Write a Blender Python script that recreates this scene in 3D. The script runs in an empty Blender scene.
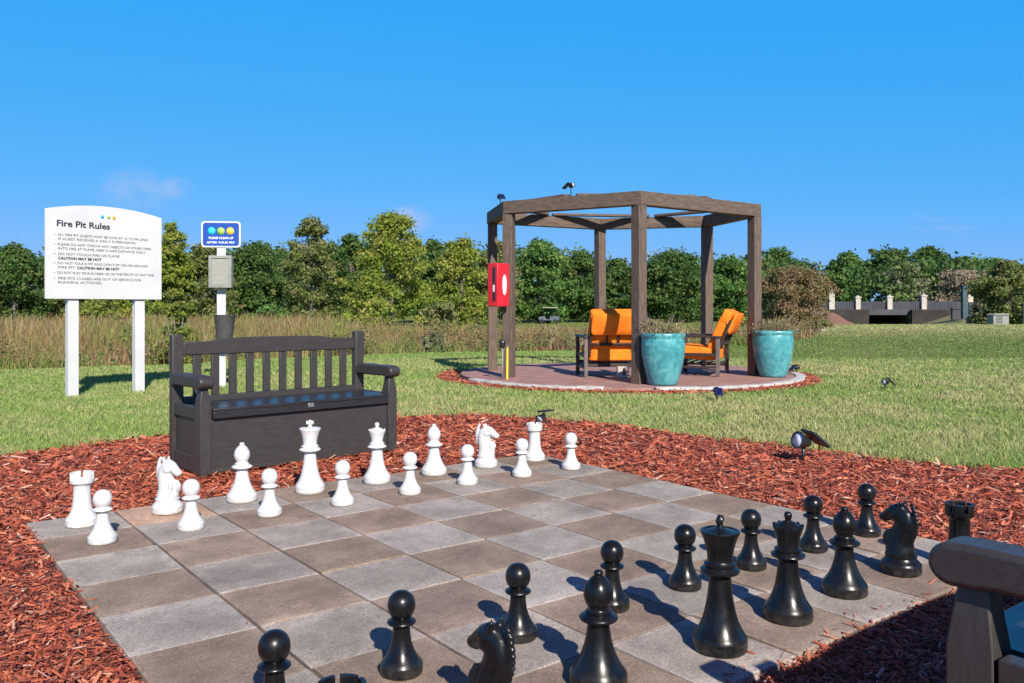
import bpy, bmesh, math, random
import numpy as np
from mathutils import Vector, Matrix, Euler
PI = math.pi
R = math.radians
scene = bpy.context.scene
COL = scene.collection
rng = np.random.default_rng(7)
random.seed(7)

# ------------------------------------------------------------------ camera numbers (metres)
F, CX, HZ, CAMH = 843.5, 512.0, 308.4, 1.0546

def ground(px, py, z=0.0):
    d = F * (CAMH - z) / (py - HZ)
    return ((px - CX) * d / F, d)

def at(px, d):
    return ((px - CX) * d / F, d)

def zat(py, d):
    return CAMH - (py - HZ) * d / F

# ------------------------------------------------------------------ materials
def new_mat(name):
    m = bpy.data.materials.new(name)
    m.use_nodes = True
    nt = m.node_tree
    nt.nodes.clear()
    out = nt.nodes.new('ShaderNodeOutputMaterial')
    b = nt.nodes.new('ShaderNodeBsdfPrincipled')
    nt.links.new(b.outputs[0], out.inputs[0])
    return m, nt, b

def N(nt, t, **kw):
    n = nt.nodes.new(t)
    for k, v in kw.items():
        setattr(n, k, v)
    return n

def noise(nt, scale, detail=4, rough=.6, coord='Object', vec=None, dist=0.0):
    n = N(nt, 'ShaderNodeTexNoise')
    n.inputs['Scale'].default_value = scale
    n.inputs['Detail'].default_value = detail
    n.inputs['Roughness'].default_value = rough
    n.inputs['Distortion'].default_value = dist
    if vec is None:
        tc = N(nt, 'ShaderNodeTexCoord')
        vec = tc.outputs[coord]
    nt.links.new(vec, n.inputs['Vector'])
    return n.outputs['Fac']

def ramp(nt, fac, stops):
    r = N(nt, 'ShaderNodeValToRGB')
    e = r.color_ramp.elements
    while len(e) < len(stops):
        e.new(.5)
    for i, (p, c) in enumerate(stops):
        e[i].position = p
        e[i].color = (*c, 1) if len(c) == 3 else c
    nt.links.new(fac, r.inputs[0])
    return r.outputs[0]

def mixc(nt, fac, a, b, mode='MIX'):
    m = N(nt, 'ShaderNodeMix', data_type='RGBA', blend_type=mode)
    for s, v in ((m.inputs['Factor'], fac), (m.inputs['A'], a), (m.inputs['B'], b)):
        if isinstance(v, (int, float)):
            s.default_value = v
        elif isinstance(v, tuple):
            s.default_value = (*v, 1) if len(v) == 3 else v
        else:
            nt.links.new(v, s)
    # colour sockets share names with float sockets: pick the RGBA ones
    return m.outputs['Result']

def mix(nt, fac, a, b, mode='MIX'):
    m = N(nt, 'ShaderNodeMix', data_type='RGBA', blend_type=mode)
    ins = [m.inputs[0], m.inputs[6], m.inputs[7]]
    for s, v in zip(ins, (fac, a, b)):
        if isinstance(v, (int, float)):
            s.default_value = v
        elif isinstance(v, tuple):
            s.default_value = (*v, 1)
        else:
            nt.links.new(v, s)
    return m.outputs[2]

def bump(nt, b, height, strength=.3, dist=.01):
    n = N(nt, 'ShaderNodeBump')
    n.inputs['Strength'].default_value = strength
    n.inputs['Distance'].default_value = dist
    nt.links.new(height, n.inputs['Height'])
    nt.links.new(n.outputs[0], b.inputs['Normal'])

def simple(name, c1, c2=None, scale=8, rough=.5, bmp=0., bscale=60, stretch=None, spec=.5, metal=0., coat=0., lo=.35, hi=.65):
    m, nt, b = new_mat(name)
    c2 = c2 or c1
    vec = None
    if stretch:
        tc = N(nt, 'ShaderNodeTexCoord')
        mp = N(nt, 'ShaderNodeMapping')
        mp.inputs['Scale'].default_value = stretch
        nt.links.new(tc.outputs['Object'], mp.inputs[0])
        vec = mp.outputs[0]
    f = noise(nt, scale, 5, .65, vec=vec)
    nt.links.new(ramp(nt, f, [(lo, c1), (hi, c2)]), b.inputs['Base Color'])
    b.inputs['Roughness'].default_value = rough
    b.inputs['Specular IOR Level'].default_value = spec
    b.inputs['Metallic'].default_value = metal
    b.inputs['Coat Weight'].default_value = coat
    if bmp:
        bump(nt, b, noise(nt, bscale, 4, .6, vec=vec), bmp, .004)
    return m

def attr_mat(name, rough=.6, spec=.3, trans=0.0, attr='tint', gain=1.0):
    """colour read from the per-piece colour of the mesh (each blade, chip or leaf has its own)"""
    m, nt, b = new_mat(name)
    a = N(nt, 'ShaderNodeAttribute', attribute_name=attr)
    col = a.outputs['Color']
    nt.links.new(col, b.inputs['Base Color'])
    b.inputs['Roughness'].default_value = rough
    b.inputs['Specular IOR Level'].default_value = spec
    if trans:
        t = N(nt, 'ShaderNodeBsdfTranslucent')
        nt.links.new(col, t.inputs[0])
        ms = N(nt, 'ShaderNodeMixShader')
        ms.inputs[0].default_value = trans
        out = [n for n in nt.nodes if n.type == 'OUTPUT_MATERIAL'][0]
        nt.links.new(b.outputs[0], ms.inputs[1])
        nt.links.new(t.outputs[0], ms.inputs[2])
        nt.links.new(ms.outputs[0], out.inputs[0])
    return m

M = {}
M['white_piece'] = simple('white_plastic', (.56, .56, .545), (.63, .63, .62), 14, .40, .05, 30)
M['black_piece'] = simple('black_plastic', (.004, .0043, .005), (.010, .0105, .012), 9, .2, .05, 25, spec=.38)
# add dust-like roughness variation on the black plastic
def _rv(m, lo, hi, sc):
    nt = m.node_tree
    b = [n for n in nt.nodes if n.type == 'BSDF_PRINCIPLED'][0]
    f = noise(nt, sc, 5, .7)
    mr = N(nt, 'ShaderNodeMapRange')
    mr.inputs['From Min'].default_value = .3
    mr.inputs['From Max'].default_value = .7
    mr.inputs['To Min'].default_value = lo
    mr.inputs['To Max'].default_value = hi
    nt.links.new(f, mr.inputs[0])
    nt.links.new(mr.outputs[0], b.inputs['Roughness'])
_rv(M['black_piece'], .17, .40, 22)
def grime(m, col, amt):
    nt = m.node_tree
    b = [n for n in nt.nodes if n.type == 'BSDF_PRINCIPLED'][0]
    old = b.inputs['Base Color'].links[0].from_socket
    tc = N(nt, 'ShaderNodeTexCoord'); sp = N(nt, 'ShaderNodeSeparateXYZ'); nt.links.new(tc.outputs['Object'], sp.inputs[0])
    r = N(nt, 'ShaderNodeMapRange'); r.inputs['From Min'].default_value = .05; r.inputs['From Max'].default_value = .0; r.inputs['To Max'].default_value = 1.0
    nt.links.new(sp.outputs['Z'], r.inputs[0])
    f = ramp(nt, noise(nt, 38, 6, .75), [(.42, (0, 0, 0)), (.62, (1, 1, 1))])
    bw = N(nt, 'ShaderNodeRGBToBW'); nt.links.new(f, bw.inputs[0])
    mm = N(nt, 'ShaderNodeMath', operation='MULTIPLY'); nt.links.new(r.outputs[0], mm.inputs[0]); nt.links.new(bw.outputs[0], mm.inputs[1])
    f2 = ramp(nt, noise(nt, 11, 7, .8), [(.60, (0, 0, 0)), (.80, (.35, .35, .35))])
    b2 = N(nt, 'ShaderNodeRGBToBW'); nt.links.new(f2, b2.inputs[0])
    ad = N(nt, 'ShaderNodeMath', operation='ADD'); ad.use_clamp = True; nt.links.new(mm.outputs[0], ad.inputs[0]); nt.links.new(b2.outputs[0], ad.inputs[1])
    m2 = N(nt, 'ShaderNodeMath', operation='MULTIPLY'); m2.inputs[1].default_value = amt; nt.links.new(ad.outputs[0], m2.inputs[0])
    nt.links.new(mix(nt, m2.outputs[0], old, col), b.inputs['Base Color'])
grime(M['white_piece'], (.30, .25, .20), .55)
grime(M['black_piece'], (.09, .08, .07), .45)
M['resin'] = simple('bench_resin', (.034, .029, .028), (.046, .040, .038), 14, .45, .14, 40, stretch=(1, 6, 6), spec=.5)
_rv(M['resin'], .34, .55, 12)
M['resin_v'] = simple('bench_resin_upright', (.036, .031, .029), (.048, .042, .039), 14, .45, .08, 40, stretch=(6, 6, 1), spec=.5)
_rv(M['resin_v'], .34, .55, 12)
M['lid'] = simple('bench_lid', (.018, .017, .019), (.026, .025, .027), 10, .3, .12, 40, stretch=(1, 8, 8))
_rv(M['lid'], .24, .4, 10)
M['steel'] = simple('dull_steel', (.45, .45, .45), (.6, .6, .6), 20, .35, metal=.9)
M['white_paint'] = simple('white_paint', (.53, .54, .55), (.60, .60, .60), 3, .45, .05, 20)
M['ink'] = simple('dark_ink', (.02, .02, .035), None, 5, .6)
M['ink_grey'] = simple('grey_ink', (.05, .055, .07), None, 5, .6)
M['dot_blue'] = simple('blue_dot', (.02, .42, .80), None, 5, .4)
M['dot_green'] = simple('green_dot', (.30, .55, .10), None, 5, .4)
M['dot_orange'] = simple('orange_dot', (.85, .38, .04), None, 5, .4)
M['dot_cyan'] = simple('cyan_dot', (.03, .60, .85), None, 5, .4)
M['dot_yellow'] = simple('amber_dot', (.85, .55, .08), None, 5, .4)
M['sign_blue'] = simple('blue_plate', (.012, .06, .32), (.016, .08, .38), 5, .35)
M['grey_metal'] = simple('grey_metal', (.20, .21, .19), (.30, .30, .27), 12, .5)
M['grey_dark'] = simple('dark_grey_plastic', (.05, .055, .055), (.08, .08, .08), 12, .5)
M['screen'] = simple('pale_panel', (.24, .25, .21), (.31, .31, .27), 40, .6)
M['timber'] = simple('stained_timber', (.072, .050, .036), (.150, .108, .080), 7, .75, .5, 30, stretch=(7, 7, 1))
M['timber_h'] = simple('stained_timber_beam', (.072, .050, .036), (.150, .108, .080), 7, .75, .5, 30, stretch=(1, 7, 7))
M['red_box'] = simple('red_enamel', (.55, .012, .02), (.64, .02, .03), 6, .35)
M['glass_dark'] = simple('dark_window', (.02, .022, .025), None, 4, .12)
M['label_white'] = simple('white_label', (.8, .8, .8), None, 4, .5)
M['fabric'] = simple('orange_canvas', (.78, .17, .012), (.92, .25, .02), 5, .85, .3, 90, spec=.2)
M['chair_frame'] = simple('dark_brown_frame', (.030, .020, .016), (.050, .034, .028), 12, .45)
M['chair_leg'] = simple('pale_brown_frame', (.10, .085, .075), (.15, .125, .11), 12, .6)  # paler brown than the frame, used on one rear leg
M['soil'] = simple('pot_soil', (.04, .028, .02), (.08, .055, .04), 20, .9, .6, 50)
M['black_lamp'] = simple('lamp_black', (.012, .013, .015), (.02, .021, .024), 15, .35)
M['panel'] = simple('solar_panel', (.008, .012, .045), (.012, .02, .08), 20, .1, spec=.8)
M['lens'] = simple('lamp_lens', (.6, .62, .66), (.8, .8, .82), 60, .2)
M['yellow'] = simple('yellow_paint', (.75, .52, .02), None, 5, .5)
M['stone_white'] = simple('white_stone', (.36, .34, .31), (.56, .54, .51), 9, .8, .5, 25)
M['concrete_dark'] = simple('dark_block', (.016, .013, .011), (.034, .028, .022), .8, .85)
M['rail_blue'] = simple('dark_rail', (.026, .031, .040), (.045, .051, .062), .6, .6)
M['pillar_cream'] = simple('cream_stucco', (.40, .35, .30), (.52, .46, .40), 2, .8)
M['tower_green'] = simple('dark_teal_board', (.025, .05, .06), (.05, .085, .10), 2, .6)
M['terracotta'] = simple('terracotta_board', (.32, .14, .07), (.4, .2, .1), 2, .8)
M['trunk'] = simple('bark', (.10, .085, .07), (.22, .19, .16), 3, .9, .5, 10, stretch=(3, 3, .6))
M['tyre'] = simple('tyre_rubber', (.012, .012, .012), None, 4, .7)
M['cart_body'] = simple('cart_paint', (.08, .10, .13), (.12, .14, .17), 4, .35)
M['blackboard'] = simple('black_seat', (.02, .02, .02), None, 4, .6)
M['granite'] = simple('pale_boulder', (.38, .34, .30), (.55, .50, .45), 3, .9, .4, 8)

# turquoise glazed pot
def glaze():
    m, nt, b = new_mat('turquoise_glaze')
    f = noise(nt, 7, 7, .72, dist=1.2)
    c = ramp(nt, f, [(.30, (.035, .17, .21)), (.46, (.06, .28, .31)), (.60, (.11, .38, .39)), (.72, (.40, .55, .50))])
    f2 = noise(nt, 16, 5, .75)
    c = mix(nt, ramp(nt, f2, [(.66, (0, 0, 0)), (.72, (1, 1, 1))]), c, (.60, .56, .48))
    nt.links.new(c, b.inputs['Base Color'])
    b.inputs['Roughness'].default_value = .3
    bump(nt, b, f, .4, .01)
    return m
M['glaze'] = glaze()

def leaf_mat(name, base, warm, dark, trans=.36):
    """per-leaf tint times the colour family of the plant"""
    m, nt, b = new_mat(name)
    a = N(nt, 'ShaderNodeAttribute', attribute_name='tint')
    sx = N(nt, 'ShaderNodeSeparateColor')
    nt.links.new(a.outputs['Color'], sx.inputs[0])
    c = mix(nt, sx.outputs[0], dark, base)
    c = mix(nt, sx.outputs[1], c, warm)
    nt.links.new(c, b.inputs['Base Color'])
    b.inputs['Roughness'].default_value = .6
    b.inputs['Specular IOR Level'].default_value = .2
    t = N(nt, 'ShaderNodeBsdfTranslucent')
    nt.links.new(c, t.inputs[0])
    ms = N(nt, 'ShaderNodeMixShader')
    ms.inputs[0].default_value = trans
    out = [n for n in nt.nodes if n.type == 'OUTPUT_MATERIAL'][0]
    nt.links.new(b.outputs[0], ms.inputs[1])
    nt.links.new(t.outputs[0], ms.inputs[2])
    nt.links.new(ms.outputs[0], out.inputs[0])
    return m
L = {
 'oak': leaf_mat('oak_leaves', (0.111, 0.207, 0.048), (0.206, 0.248, 0.075), (0.041, 0.091, 0.026)),
 'oak_bright': leaf_mat('bright_oak_leaves', (0.135, 0.273, 0.060), (0.238, 0.330, 0.090), (0.056, 0.132, 0.036)),
 'cypress': leaf_mat('cypress_leaves', (0.311, 0.394, 0.054), (0.427, 0.368, 0.090), (0.111, 0.165, 0.033)),
 'olive': leaf_mat('olive_leaves', (0.232, 0.286, 0.075), (0.381, 0.330, 0.164), (0.095, 0.119, 0.045)),
 'russet': leaf_mat('russet_leaves', (0.301, 0.231, 0.105), (0.397, 0.248, 0.164), (0.135, 0.132, 0.053)),
 'grey': leaf_mat('grey_twigs', (.33, .27, .19), (.40, .30, .22), (.20, .17, .11), .1),
 'moss': leaf_mat('mossy_leaves', (0.254, 0.297, 0.149), (0.539, 0.528, 0.359), (0.079, 0.124, 0.053)),
 'shrub': leaf_mat('shrub_leaves', (0.270, 0.330, 0.060), (0.412, 0.363, 0.090), (0.111, 0.157, 0.036)),
 'dryplant': leaf_mat('dry_plant', (0.317, 0.281, 0.135), (0.508, 0.396, 0.239), (0.127, 0.132, 0.060), .15),
 'sage': leaf_mat('sage_leaves', (0.206, 0.281, 0.179), (0.317, 0.363, 0.239), (0.111, 0.149, 0.105)),
}
M['blade'] = attr_mat('grass_blade', .55, .25, .3)
M['reed'] = attr_mat('reed_blade', .7, .15, .25)
M['chip'] = attr_mat('bark_chip', .62, .3)

# ------------------------------------------------------------------ mesh builder
class MB:
    def __init__(s):
        s.v, s.f, s.mi, s.sm = [], [], [], []
    def add(s, vs, fs, mi=0, smooth=False):
        o = len(s.v)
        s.v += [tuple(p) for p in vs]
        s.f += [tuple(i + o for i in f) for f in fs]
        s.mi += [mi] * len(fs)
        s.sm += [smooth] * len(fs)
        return s
    def box(s, c, size, rot=None, mi=0):
        hx, hy, hz = size[0] / 2, size[1] / 2, size[2] / 2
        vs = [Vector((x, y, z)) for x in (-hx, hx) for y in (-hy, hy) for z in (-hz, hz)]
        if rot is not None:
            m = Euler(rot).to_matrix() if not isinstance(rot, Matrix) else rot
            vs = [m @ p for p in vs]
        vs = [p + Vector(c) for p in vs]
        return s.add(vs, [(0, 1, 3, 2), (4, 6, 7, 5), (0, 4, 5, 1), (2, 3, 7, 6), (0, 2, 6, 4), (1, 5, 7, 3)], mi)
    def beam(s, a, b, w, h, mi=0, up=(0, 0, 1)):
        """rectangular bar from a to b: w across, h along up"""
        a, b = Vector(a), Vector(b)
        d = (b - a).normalized()
        x = d.cross(Vector(up)).normalized()
        z = x.cross(d)
        vs = []
        for p in (a, b):
            for i, j in ((-1, -1), (1, -1), (1, 1), (-1, 1)):
                vs.append(p + x * (i * w / 2) + z * (j * h / 2))
        return s.add(vs, [(0, 1, 2, 3), (7, 6, 5, 4), (0, 4, 5, 1), (1, 5, 6, 2), (2, 6, 7, 3), (3, 7, 4, 0)], mi)
    def lathe(s, prof, seg=40, c=(0, 0, 0), mi=0, cap=True, mat=None):
        vs, fs = [], []
        n = len(prof)
        for k in range(seg):
            a = 2 * PI * k / seg
            for r, z in prof:
                p = Vector((r * math.cos(a), r * math.sin(a), z))
                if mat is not None:
                    p = mat @ p
                vs.append(p + Vector(c))
        for k in range(seg):
            k2 = (k + 1) % seg
            for i in range(n - 1):
                fs.append((k * n + i, k2 * n + i, k2 * n + i + 1, k * n + i + 1))
        s.add(vs, fs, mi, True)
        if cap:
            o = len(s.v) - seg * n
            s.f.append(tuple(o + k * n for k in reversed(range(seg)))); s.mi.append(mi); s.sm.append(False)
            s.f.append(tuple(o + k * n + n - 1 for k in range(seg))); s.mi.append(mi); s.sm.append(False)
        return s
    def tube(s, pts, rad, seg=8, mi=0):
        pts = [Vector(p) for p in pts]
        rs = rad if isinstance(rad, (list, tuple)) else [rad] * len(pts)
        vs, fs = [], []
        for i, p in enumerate(pts):
            d = (pts[min(i + 1, len(pts) - 1)] - pts[max(i - 1, 0)]).normalized()
            x = d.cross(Vector((0, 0, 1)))
            if x.length < 1e-3:
                x = d.cross(Vector((1, 0, 0)))
            x.normalize()
            y = d.cross(x)
            for k in range(seg):
                a = 2 * PI * k / seg
                vs.append(p + (x * math.cos(a) + y * math.sin(a)) * rs[i])
        for i in range(len(pts) - 1):
            for k in range(seg):
                k2 = (k + 1) % seg
                fs.append((i * seg + k, i * seg + k2, (i + 1) * seg + k2, (i + 1) * seg + k))
        fs.append(tuple(reversed(range(seg))))
        fs.append(tuple((len(pts) - 1) * seg + k for k in range(seg)))
        return s.add(vs, fs, mi, True)
    def prism(s, poly, axis, lo, hi, mi=0, smooth=False):
        """poly in 2-D extruded along axis ('x','y','z')"""
        def P(u, v, w):
            return {'x': (w, u, v), 'y': (u, w, v), 'z': (u, v, w)}[axis]
        n = len(poly)
        vs = [P(u, v, lo) for u, v in poly] + [P(u, v, hi) for u, v in poly]
        fs = [tuple(range(n)), tuple(range(2 * n - 1, n - 1, -1))]
        fs += [(i, i + n, (i + 1) % n + n, (i + 1) % n) for i in range(n)]
        return s.add(vs, fs, mi, smooth)
    def build(s, name, mats, parent=None, bevel=0, sharp=None, seg=2):
        me = bpy.data.meshes.new(name)
        me.from_pydata(s.v, [], s.f)
        if not isinstance(mats, (list, tuple)):
            mats = [mats]
        for m in mats:
            me.materials.append(m)
        me.polygons.foreach_set('material_index', s.mi)
        me.polygons.foreach_set('use_smooth', s.sm)
        bm = bmesh.new(); bm.from_mesh(me)
        bmesh.ops.recalc_face_normals(bm, faces=bm.faces)
        bm.to_mesh(me); bm.free()
        if sharp:
            me.set_sharp_from_angle(angle=R(sharp))
        o = bpy.data.objects.new(name, me)
        COL.objects.link(o)
        if parent:
            o.parent = parent
        if bevel:
            b = o.modifiers.new('Bevel', 'BEVEL')
            b.width = bevel; b.segments = seg; b.limit_method = 'ANGLE'; b.angle_limit = R(40)
            b.harden_normals = False
            for p in me.polygons: p.use_smooth = True
            me.set_sharp_from_angle(angle=R(50))
        return o

def tag(o, label=None, cat=None, group=None, kind=None):
    if label: o['label'] = label
    if cat: o['category'] = cat
    if group: o['group'] = group
    if kind: o['kind'] = kind
    return o

def empty(name, loc, rz=0, label=None, cat=None, group=None):
    o = bpy.data.objects.new(name, None)
    o.empty_display_size = .1
    COL.objects.link(o)
    o.location = loc
    o.rotation_euler = (0, 0, rz)
    return tag(o, label, cat, group)

def copy_tree(o, parent=None):
    c = o.copy()
    COL.objects.link(c)
    if parent is not None:
        c.parent = parent
    for ch in [x for x in bpy.data.objects if x.parent == o]:
        copy_tree(ch, c)
    return c

def raw_mesh(name, verts, loops_per, faces_idx, mats, colors=None, smooth=False):
    """fast mesh from numpy: all faces share the vertex count loops_per"""
    me = bpy.data.meshes.new(name)
    nf = len(faces_idx)
    me.vertices.add(len(verts))
    me.vertices.foreach_set('co', np.ascontiguousarray(verts, dtype=np.float32).ravel())
    me.loops.add(nf * loops_per)
    me.loops.foreach_set('vertex_index', np.ascontiguousarray(faces_idx, dtype=np.int32).ravel())
    me.polygons.add(nf)
    me.polygons.foreach_set('loop_start', np.arange(nf, dtype=np.int32) * loops_per)
    if smooth:
        me.polygons.foreach_set('use_smooth', np.ones(nf, dtype=bool))
    for m in (mats if isinstance(mats, (list, tuple)) else [mats]):
        me.materials.append(m)
    me.update(calc_edges=True)
    if colors is not None:
        ca = me.color_attributes.new('tint', 'FLOAT_COLOR', 'POINT')
        c4 = np.ones((len(verts), 4), dtype=np.float32)
        c4[:, :3] = colors
        ca.data.foreach_set('color', c4.ravel())
    me.validate()
    o = bpy.data.objects.new(name, me)
    COL.objects.link(o)
    return o

def vnoise(x, y, seed=0):
    """smooth value noise, numpy"""
    r = np.random.default_rng(seed)
    t = r.random((64, 64))
    xi, yi = np.floor(x).astype(int), np.floor(y).astype(int)
    fx, fy = x - xi, y - yi
    fx, fy = fx * fx * (3 - 2 * fx), fy * fy * (3 - 2 * fy)
    g = lambda a, b: t[a % 64, b % 64]
    return (g(xi, yi) * (1 - fx) + g(xi + 1, yi) * fx) * (1 - fy) + (g(xi, yi + 1) * (1 - fx) + g(xi + 1, yi + 1) * fx) * fy

def fbm(x, y, seed=0):
    return (vnoise(x, y, seed) + .5 * vnoise(2.1 * x, 2.1 * y, seed + 1) + .25 * vnoise(4.3 * x, 4.3 * y, seed + 2)) / 1.75

def sstep(a, b, x):
    t = np.clip((x - a) / (b - a), 0, 1)
    return t * t * (3 - 2 * t)

# ------------------------------------------------------------------ terrain
SH_X = [-60, -30, -12, -8.8, -6.2, -5.4, -2.2, 2, 8.2, 9.5, 12, 16, 20]
SH_Y = [12, 13, 14, 14.5, 16, 17.8, 20.4, 21.5, 25, 28, 33, 42, 60]
def pond_s(x, y):
    """distance-like measure into the pond (positive = inside)"""
    near = (y - np.interp(x, SH_X, SH_Y)) * .8
    far = 56 + 3 * np.sin(x * .11) - y
    right = (.40 * y - x) * .8
    return np.minimum(np.minimum(near, far), right)

def hgt(x, y):
    x = np.asarray(x, float); y = np.asarray(y, float)
    s = pond_s(x, y)
    z = -.035 - .85 * sstep(0, 4, s)
    rt = sstep(.30, .42, x / np.maximum(y, 1)) * (y > 1)
    z = z + rt * (-.30 * sstep(18, 22, y) * (1 - sstep(22, 40, y)) + .15 * sstep(24, 44, y) - 1.3 * sstep(48, 70, y))
    z = z - .66 * sstep(42, 60, y) * (1 - sstep(98, 140, y)) * (1 - sstep(.26, .34, x / np.maximum(y, 1)))
    z = z + .05 * (fbm(x * .15, y * .15, 3) - .5) * sstep(12, 30, np.hypot(x, y))
    return z

# mulch bed outline (near lawn edge from the photograph, the rest runs out of frame)
MULCH = [ground(-60, 466, -.03), ground(0, 458, -.03), ground(90, 446, -.03), ground(170, 437, -.03), ground(290, 427, -.03),
         ground(405, 418, -.03), ground(470, 416, -.03), ground(540, 419, -.03), ground(620, 427, -.03), ground(700, 437, -.03), ground(780, 447, -.03),
         ground(850, 457, -.03), ground(940, 466, -.03), ground(1024, 473, -.03), (4.1, 4.9), (5.0, 3.6), (5.2, 1.0), (4.2, -2.2), (0.5, -3.6), (-3.2, -2.0), (-4.6, 1.5), (-5.0, 4.4), (-4.7, 5.2)]
def smooth_poly(P, n=6):
    out = []
    k = len(P)
    for i in range(k):
        p0, p1, p2, p3 = (np.array(P[(i + j - 1) % k]) for j in range(4))
        for t in np.linspace(0, 1, n, endpoint=False):
            out.append(.5 * (2 * p1 + (p2 - p0) * t + (2 * p0 - 5 * p1 + 4 * p2 - p3) * t * t + (3 * p1 - p0 - 3 * p2 + p3) * t ** 3))
    return np.array(out)
MPOLY = smooth_poly(MULCH)
_w = (fbm(MPOLY[:, 0] * 3 + 9, MPOLY[:, 1] * 3, 11) - .5) * .22
MPOLY = MPOLY + _w[:, None] * np.array([.3, 1.0])
def inside(poly, x, y):
    x = np.asarray(x); y = np.asarray(y)
    c = np.zeros(x.shape, bool)
    px, py = poly[:, 0], poly[:, 1]
    qx, qy = np.roll(px, 1), np.roll(py, 1)
    for a, b, e, g in zip(px, py, qx, qy):
        cond = ((b > y) != (g > y))
        xx = (e - a) * (y - b) / ((g - b) if g != b else 1e-9) + a
        c ^= cond & (x < xx)
    return c

PC, PR, RINGR = np.array([1.80, 13.58]), 2.72, 2.90   # fire-pit patio
BO = np.array([-5.9063 * .406, 10.2345 * .406]); BYAW = .6561; SQ = .406
BU = np.array([math.cos(BYAW), math.sin(BYAW)]); BV = np.array([math.sin(BYAW), -math.cos(BYAW)])
BPOLY = np.array([BO, BO + 8 * SQ * BU, BO + 8 * SQ * BU + 8 * SQ * BV, BO + 8 * SQ * BV])

def ground_material():
    m, nt, b = new_mat('lawn_ground')
    tc = N(nt, 'ShaderNodeTexCoord')
    P = tc.outputs['Object']
    n1 = noise(nt, .35, 5, .6, vec=P)
    n2 = noise(nt, 9, 6, .7, vec=P)
    n3 = noise(nt, 60, 4, .7, vec=P)
    c = ramp(nt, n1, [(.35, (.15, .185, .05)), (.5, (.21, .22, .08)), (.66, (.28, .25, .12))])
    c = mix(nt, .55, c, ramp(nt, n2, [(.3, (.10, .13, .035)), (.5, (.22, .23, .08)), (.72, (.36, .32, .17))]))
    c = mix(nt, .35, c, ramp(nt, n3, [(.3, (.05, .07, .02)), (.7, (.28, .25, .13))]))
    # far berm: greener, smoother turf, dry along its top
    sp = N(nt, 'ShaderNodeSeparateXYZ')
    nt.links.new(P, sp.inputs[0])
    def mr(sock, a, bb):
        r = N(nt, 'ShaderNodeMapRange')
        r.interpolation_type = 'SMOOTHSTEP'
        r.inputs['From Min'].default_value = a
        r.inputs['From Max'].default_value = bb
        nt.links.new(sock, r.inputs[0])
        return r.outputs[0]
    far = mr(sp.outputs['Y'], 18, 21)
    n4 = noise(nt, .12, 5, .65, vec=P)
    green = ramp(nt, n4, [(.3, (.11, .18, .040)), (.52, (.15, .20, .05)), (.7, (.23, .22, .085))])
    c = mix(nt, far, c, green)
    dry = mr(sp.outputs['Y'], 30, 38)
    dry2 = mr(sp.outputs['Y'], 62, 48)
    mm = N(nt, 'ShaderNodeMath', operation='MULTIPLY')
    nt.links.new(dry, mm.inputs[0]); nt.links.new(dry2, mm.inputs[1])
    c = mix(nt, mm.outputs[0], c, ramp(nt, n4, [(.3, (.20, .19, .075)), (.6, (.28, .23, .11))]))
    nt.links.new(c, b.inputs['Base Color'])
    b.inputs['Roughness'].default_value = .9
    b.inputs['Specular IOR Level'].default_value = .1
    bump(nt, b, n3, .6, .03)
    return m

def mulch_material():
    m, nt, b = new_mat('mulch_floor')
    n1 = noise(nt, 26, 6, .75, dist=.6)
    n2 = noise(nt, 1.2, 4, .6)
    c = ramp(nt, n1, [(.3, (.045, .015, .010)), (.5, (.20, .05, .03)), (.72, (.38, .11, .065))])
    c = mix(nt, .25, c, ramp(nt, n2, [(.3, (.10, .03, .02)), (.7, (.25, .07, .04))]))
    nt.links.new(c, b.inputs['Base Color'])
    b.inputs['Roughness'].default_value = .85
    bump(nt, b, n1, .9, .03)
    return m
M['mulch'] = mulch_material()

def make_terrain():
    rad = np.concatenate([[0.0], np.geomspace(.6, 420, 170)])
    na = 240
    ang = np.linspace(0, 2 * PI, na, endpoint=False)
    X = rad[:, None] * np.cos(ang)[None]
    Y = rad[:, None] * np.sin(ang)[None]
    Z = hgt(X, Y)
    V = np.stack([X, Y, Z], -1).reshape(-1, 3)
    i, j = np.meshgrid(np.arange(len(rad) - 1), np.arange(na), indexing='ij')
    j2 = (j + 1) % na
    Fq = np.stack([i * na + j, (i + 1) * na + j, (i + 1) * na + j2, i * na + j2], -1).reshape(-1, 4)
    o = raw_mesh('ground', V, 4, Fq, ground_material(), smooth=True)
    tag(o, 'mown lawn ground running from the mulch bed to the far tree line', 'ground', kind='structure')
make_terrain()

# water in the pond hollow
def water():
    m, nt, b = new_mat('pond_water')
    b.inputs['Base Color'].default_value = (.018, .022, .018, 1)
    b.inputs['Roughness'].default_value = .06
    bump(nt, b, noise(nt, 2.5, 4, .6), .12, .05)
    pts = [(-55, 14), (-9, 15), (-5.4, 18.6), (-2.2, 21), (2, 22), (9, 27), (16, 44), (20, 54), (-55, 54)]
    mb = MB(); mb.add([(x, y, -.66) for x, y in pts], [tuple(range(len(pts)))])
    tag(mb.build('pond_water', m), 'dark still pond water behind the lawn, mostly hidden by reeds', 'water', kind='structure')
water()

def mulch_bed():
    bm = bmesh.new()
    vs = [bm.verts.new((x, y, -.026)) for x, y in MPOLY]
    f = bm.faces.new(vs)
    bmesh.ops.triangulate(bm, faces=[f])
    bmesh.ops.recalc_face_normals(bm, faces=bm.faces)
    me = bpy.data.meshes.new('mulch_bed'); bm.to_mesh(me); bm.free()
    me.materials.append(M['mulch'])
    o = bpy.data.objects.new('mulch_bed', me); COL.objects.link(o)
    if me.polygons[0].normal.z < 0:
        me.flip_normals()
    tag(o, 'bed of red bark mulch around the chessboard', 'mulch bed', kind='structure')
mulch_bed()

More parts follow.
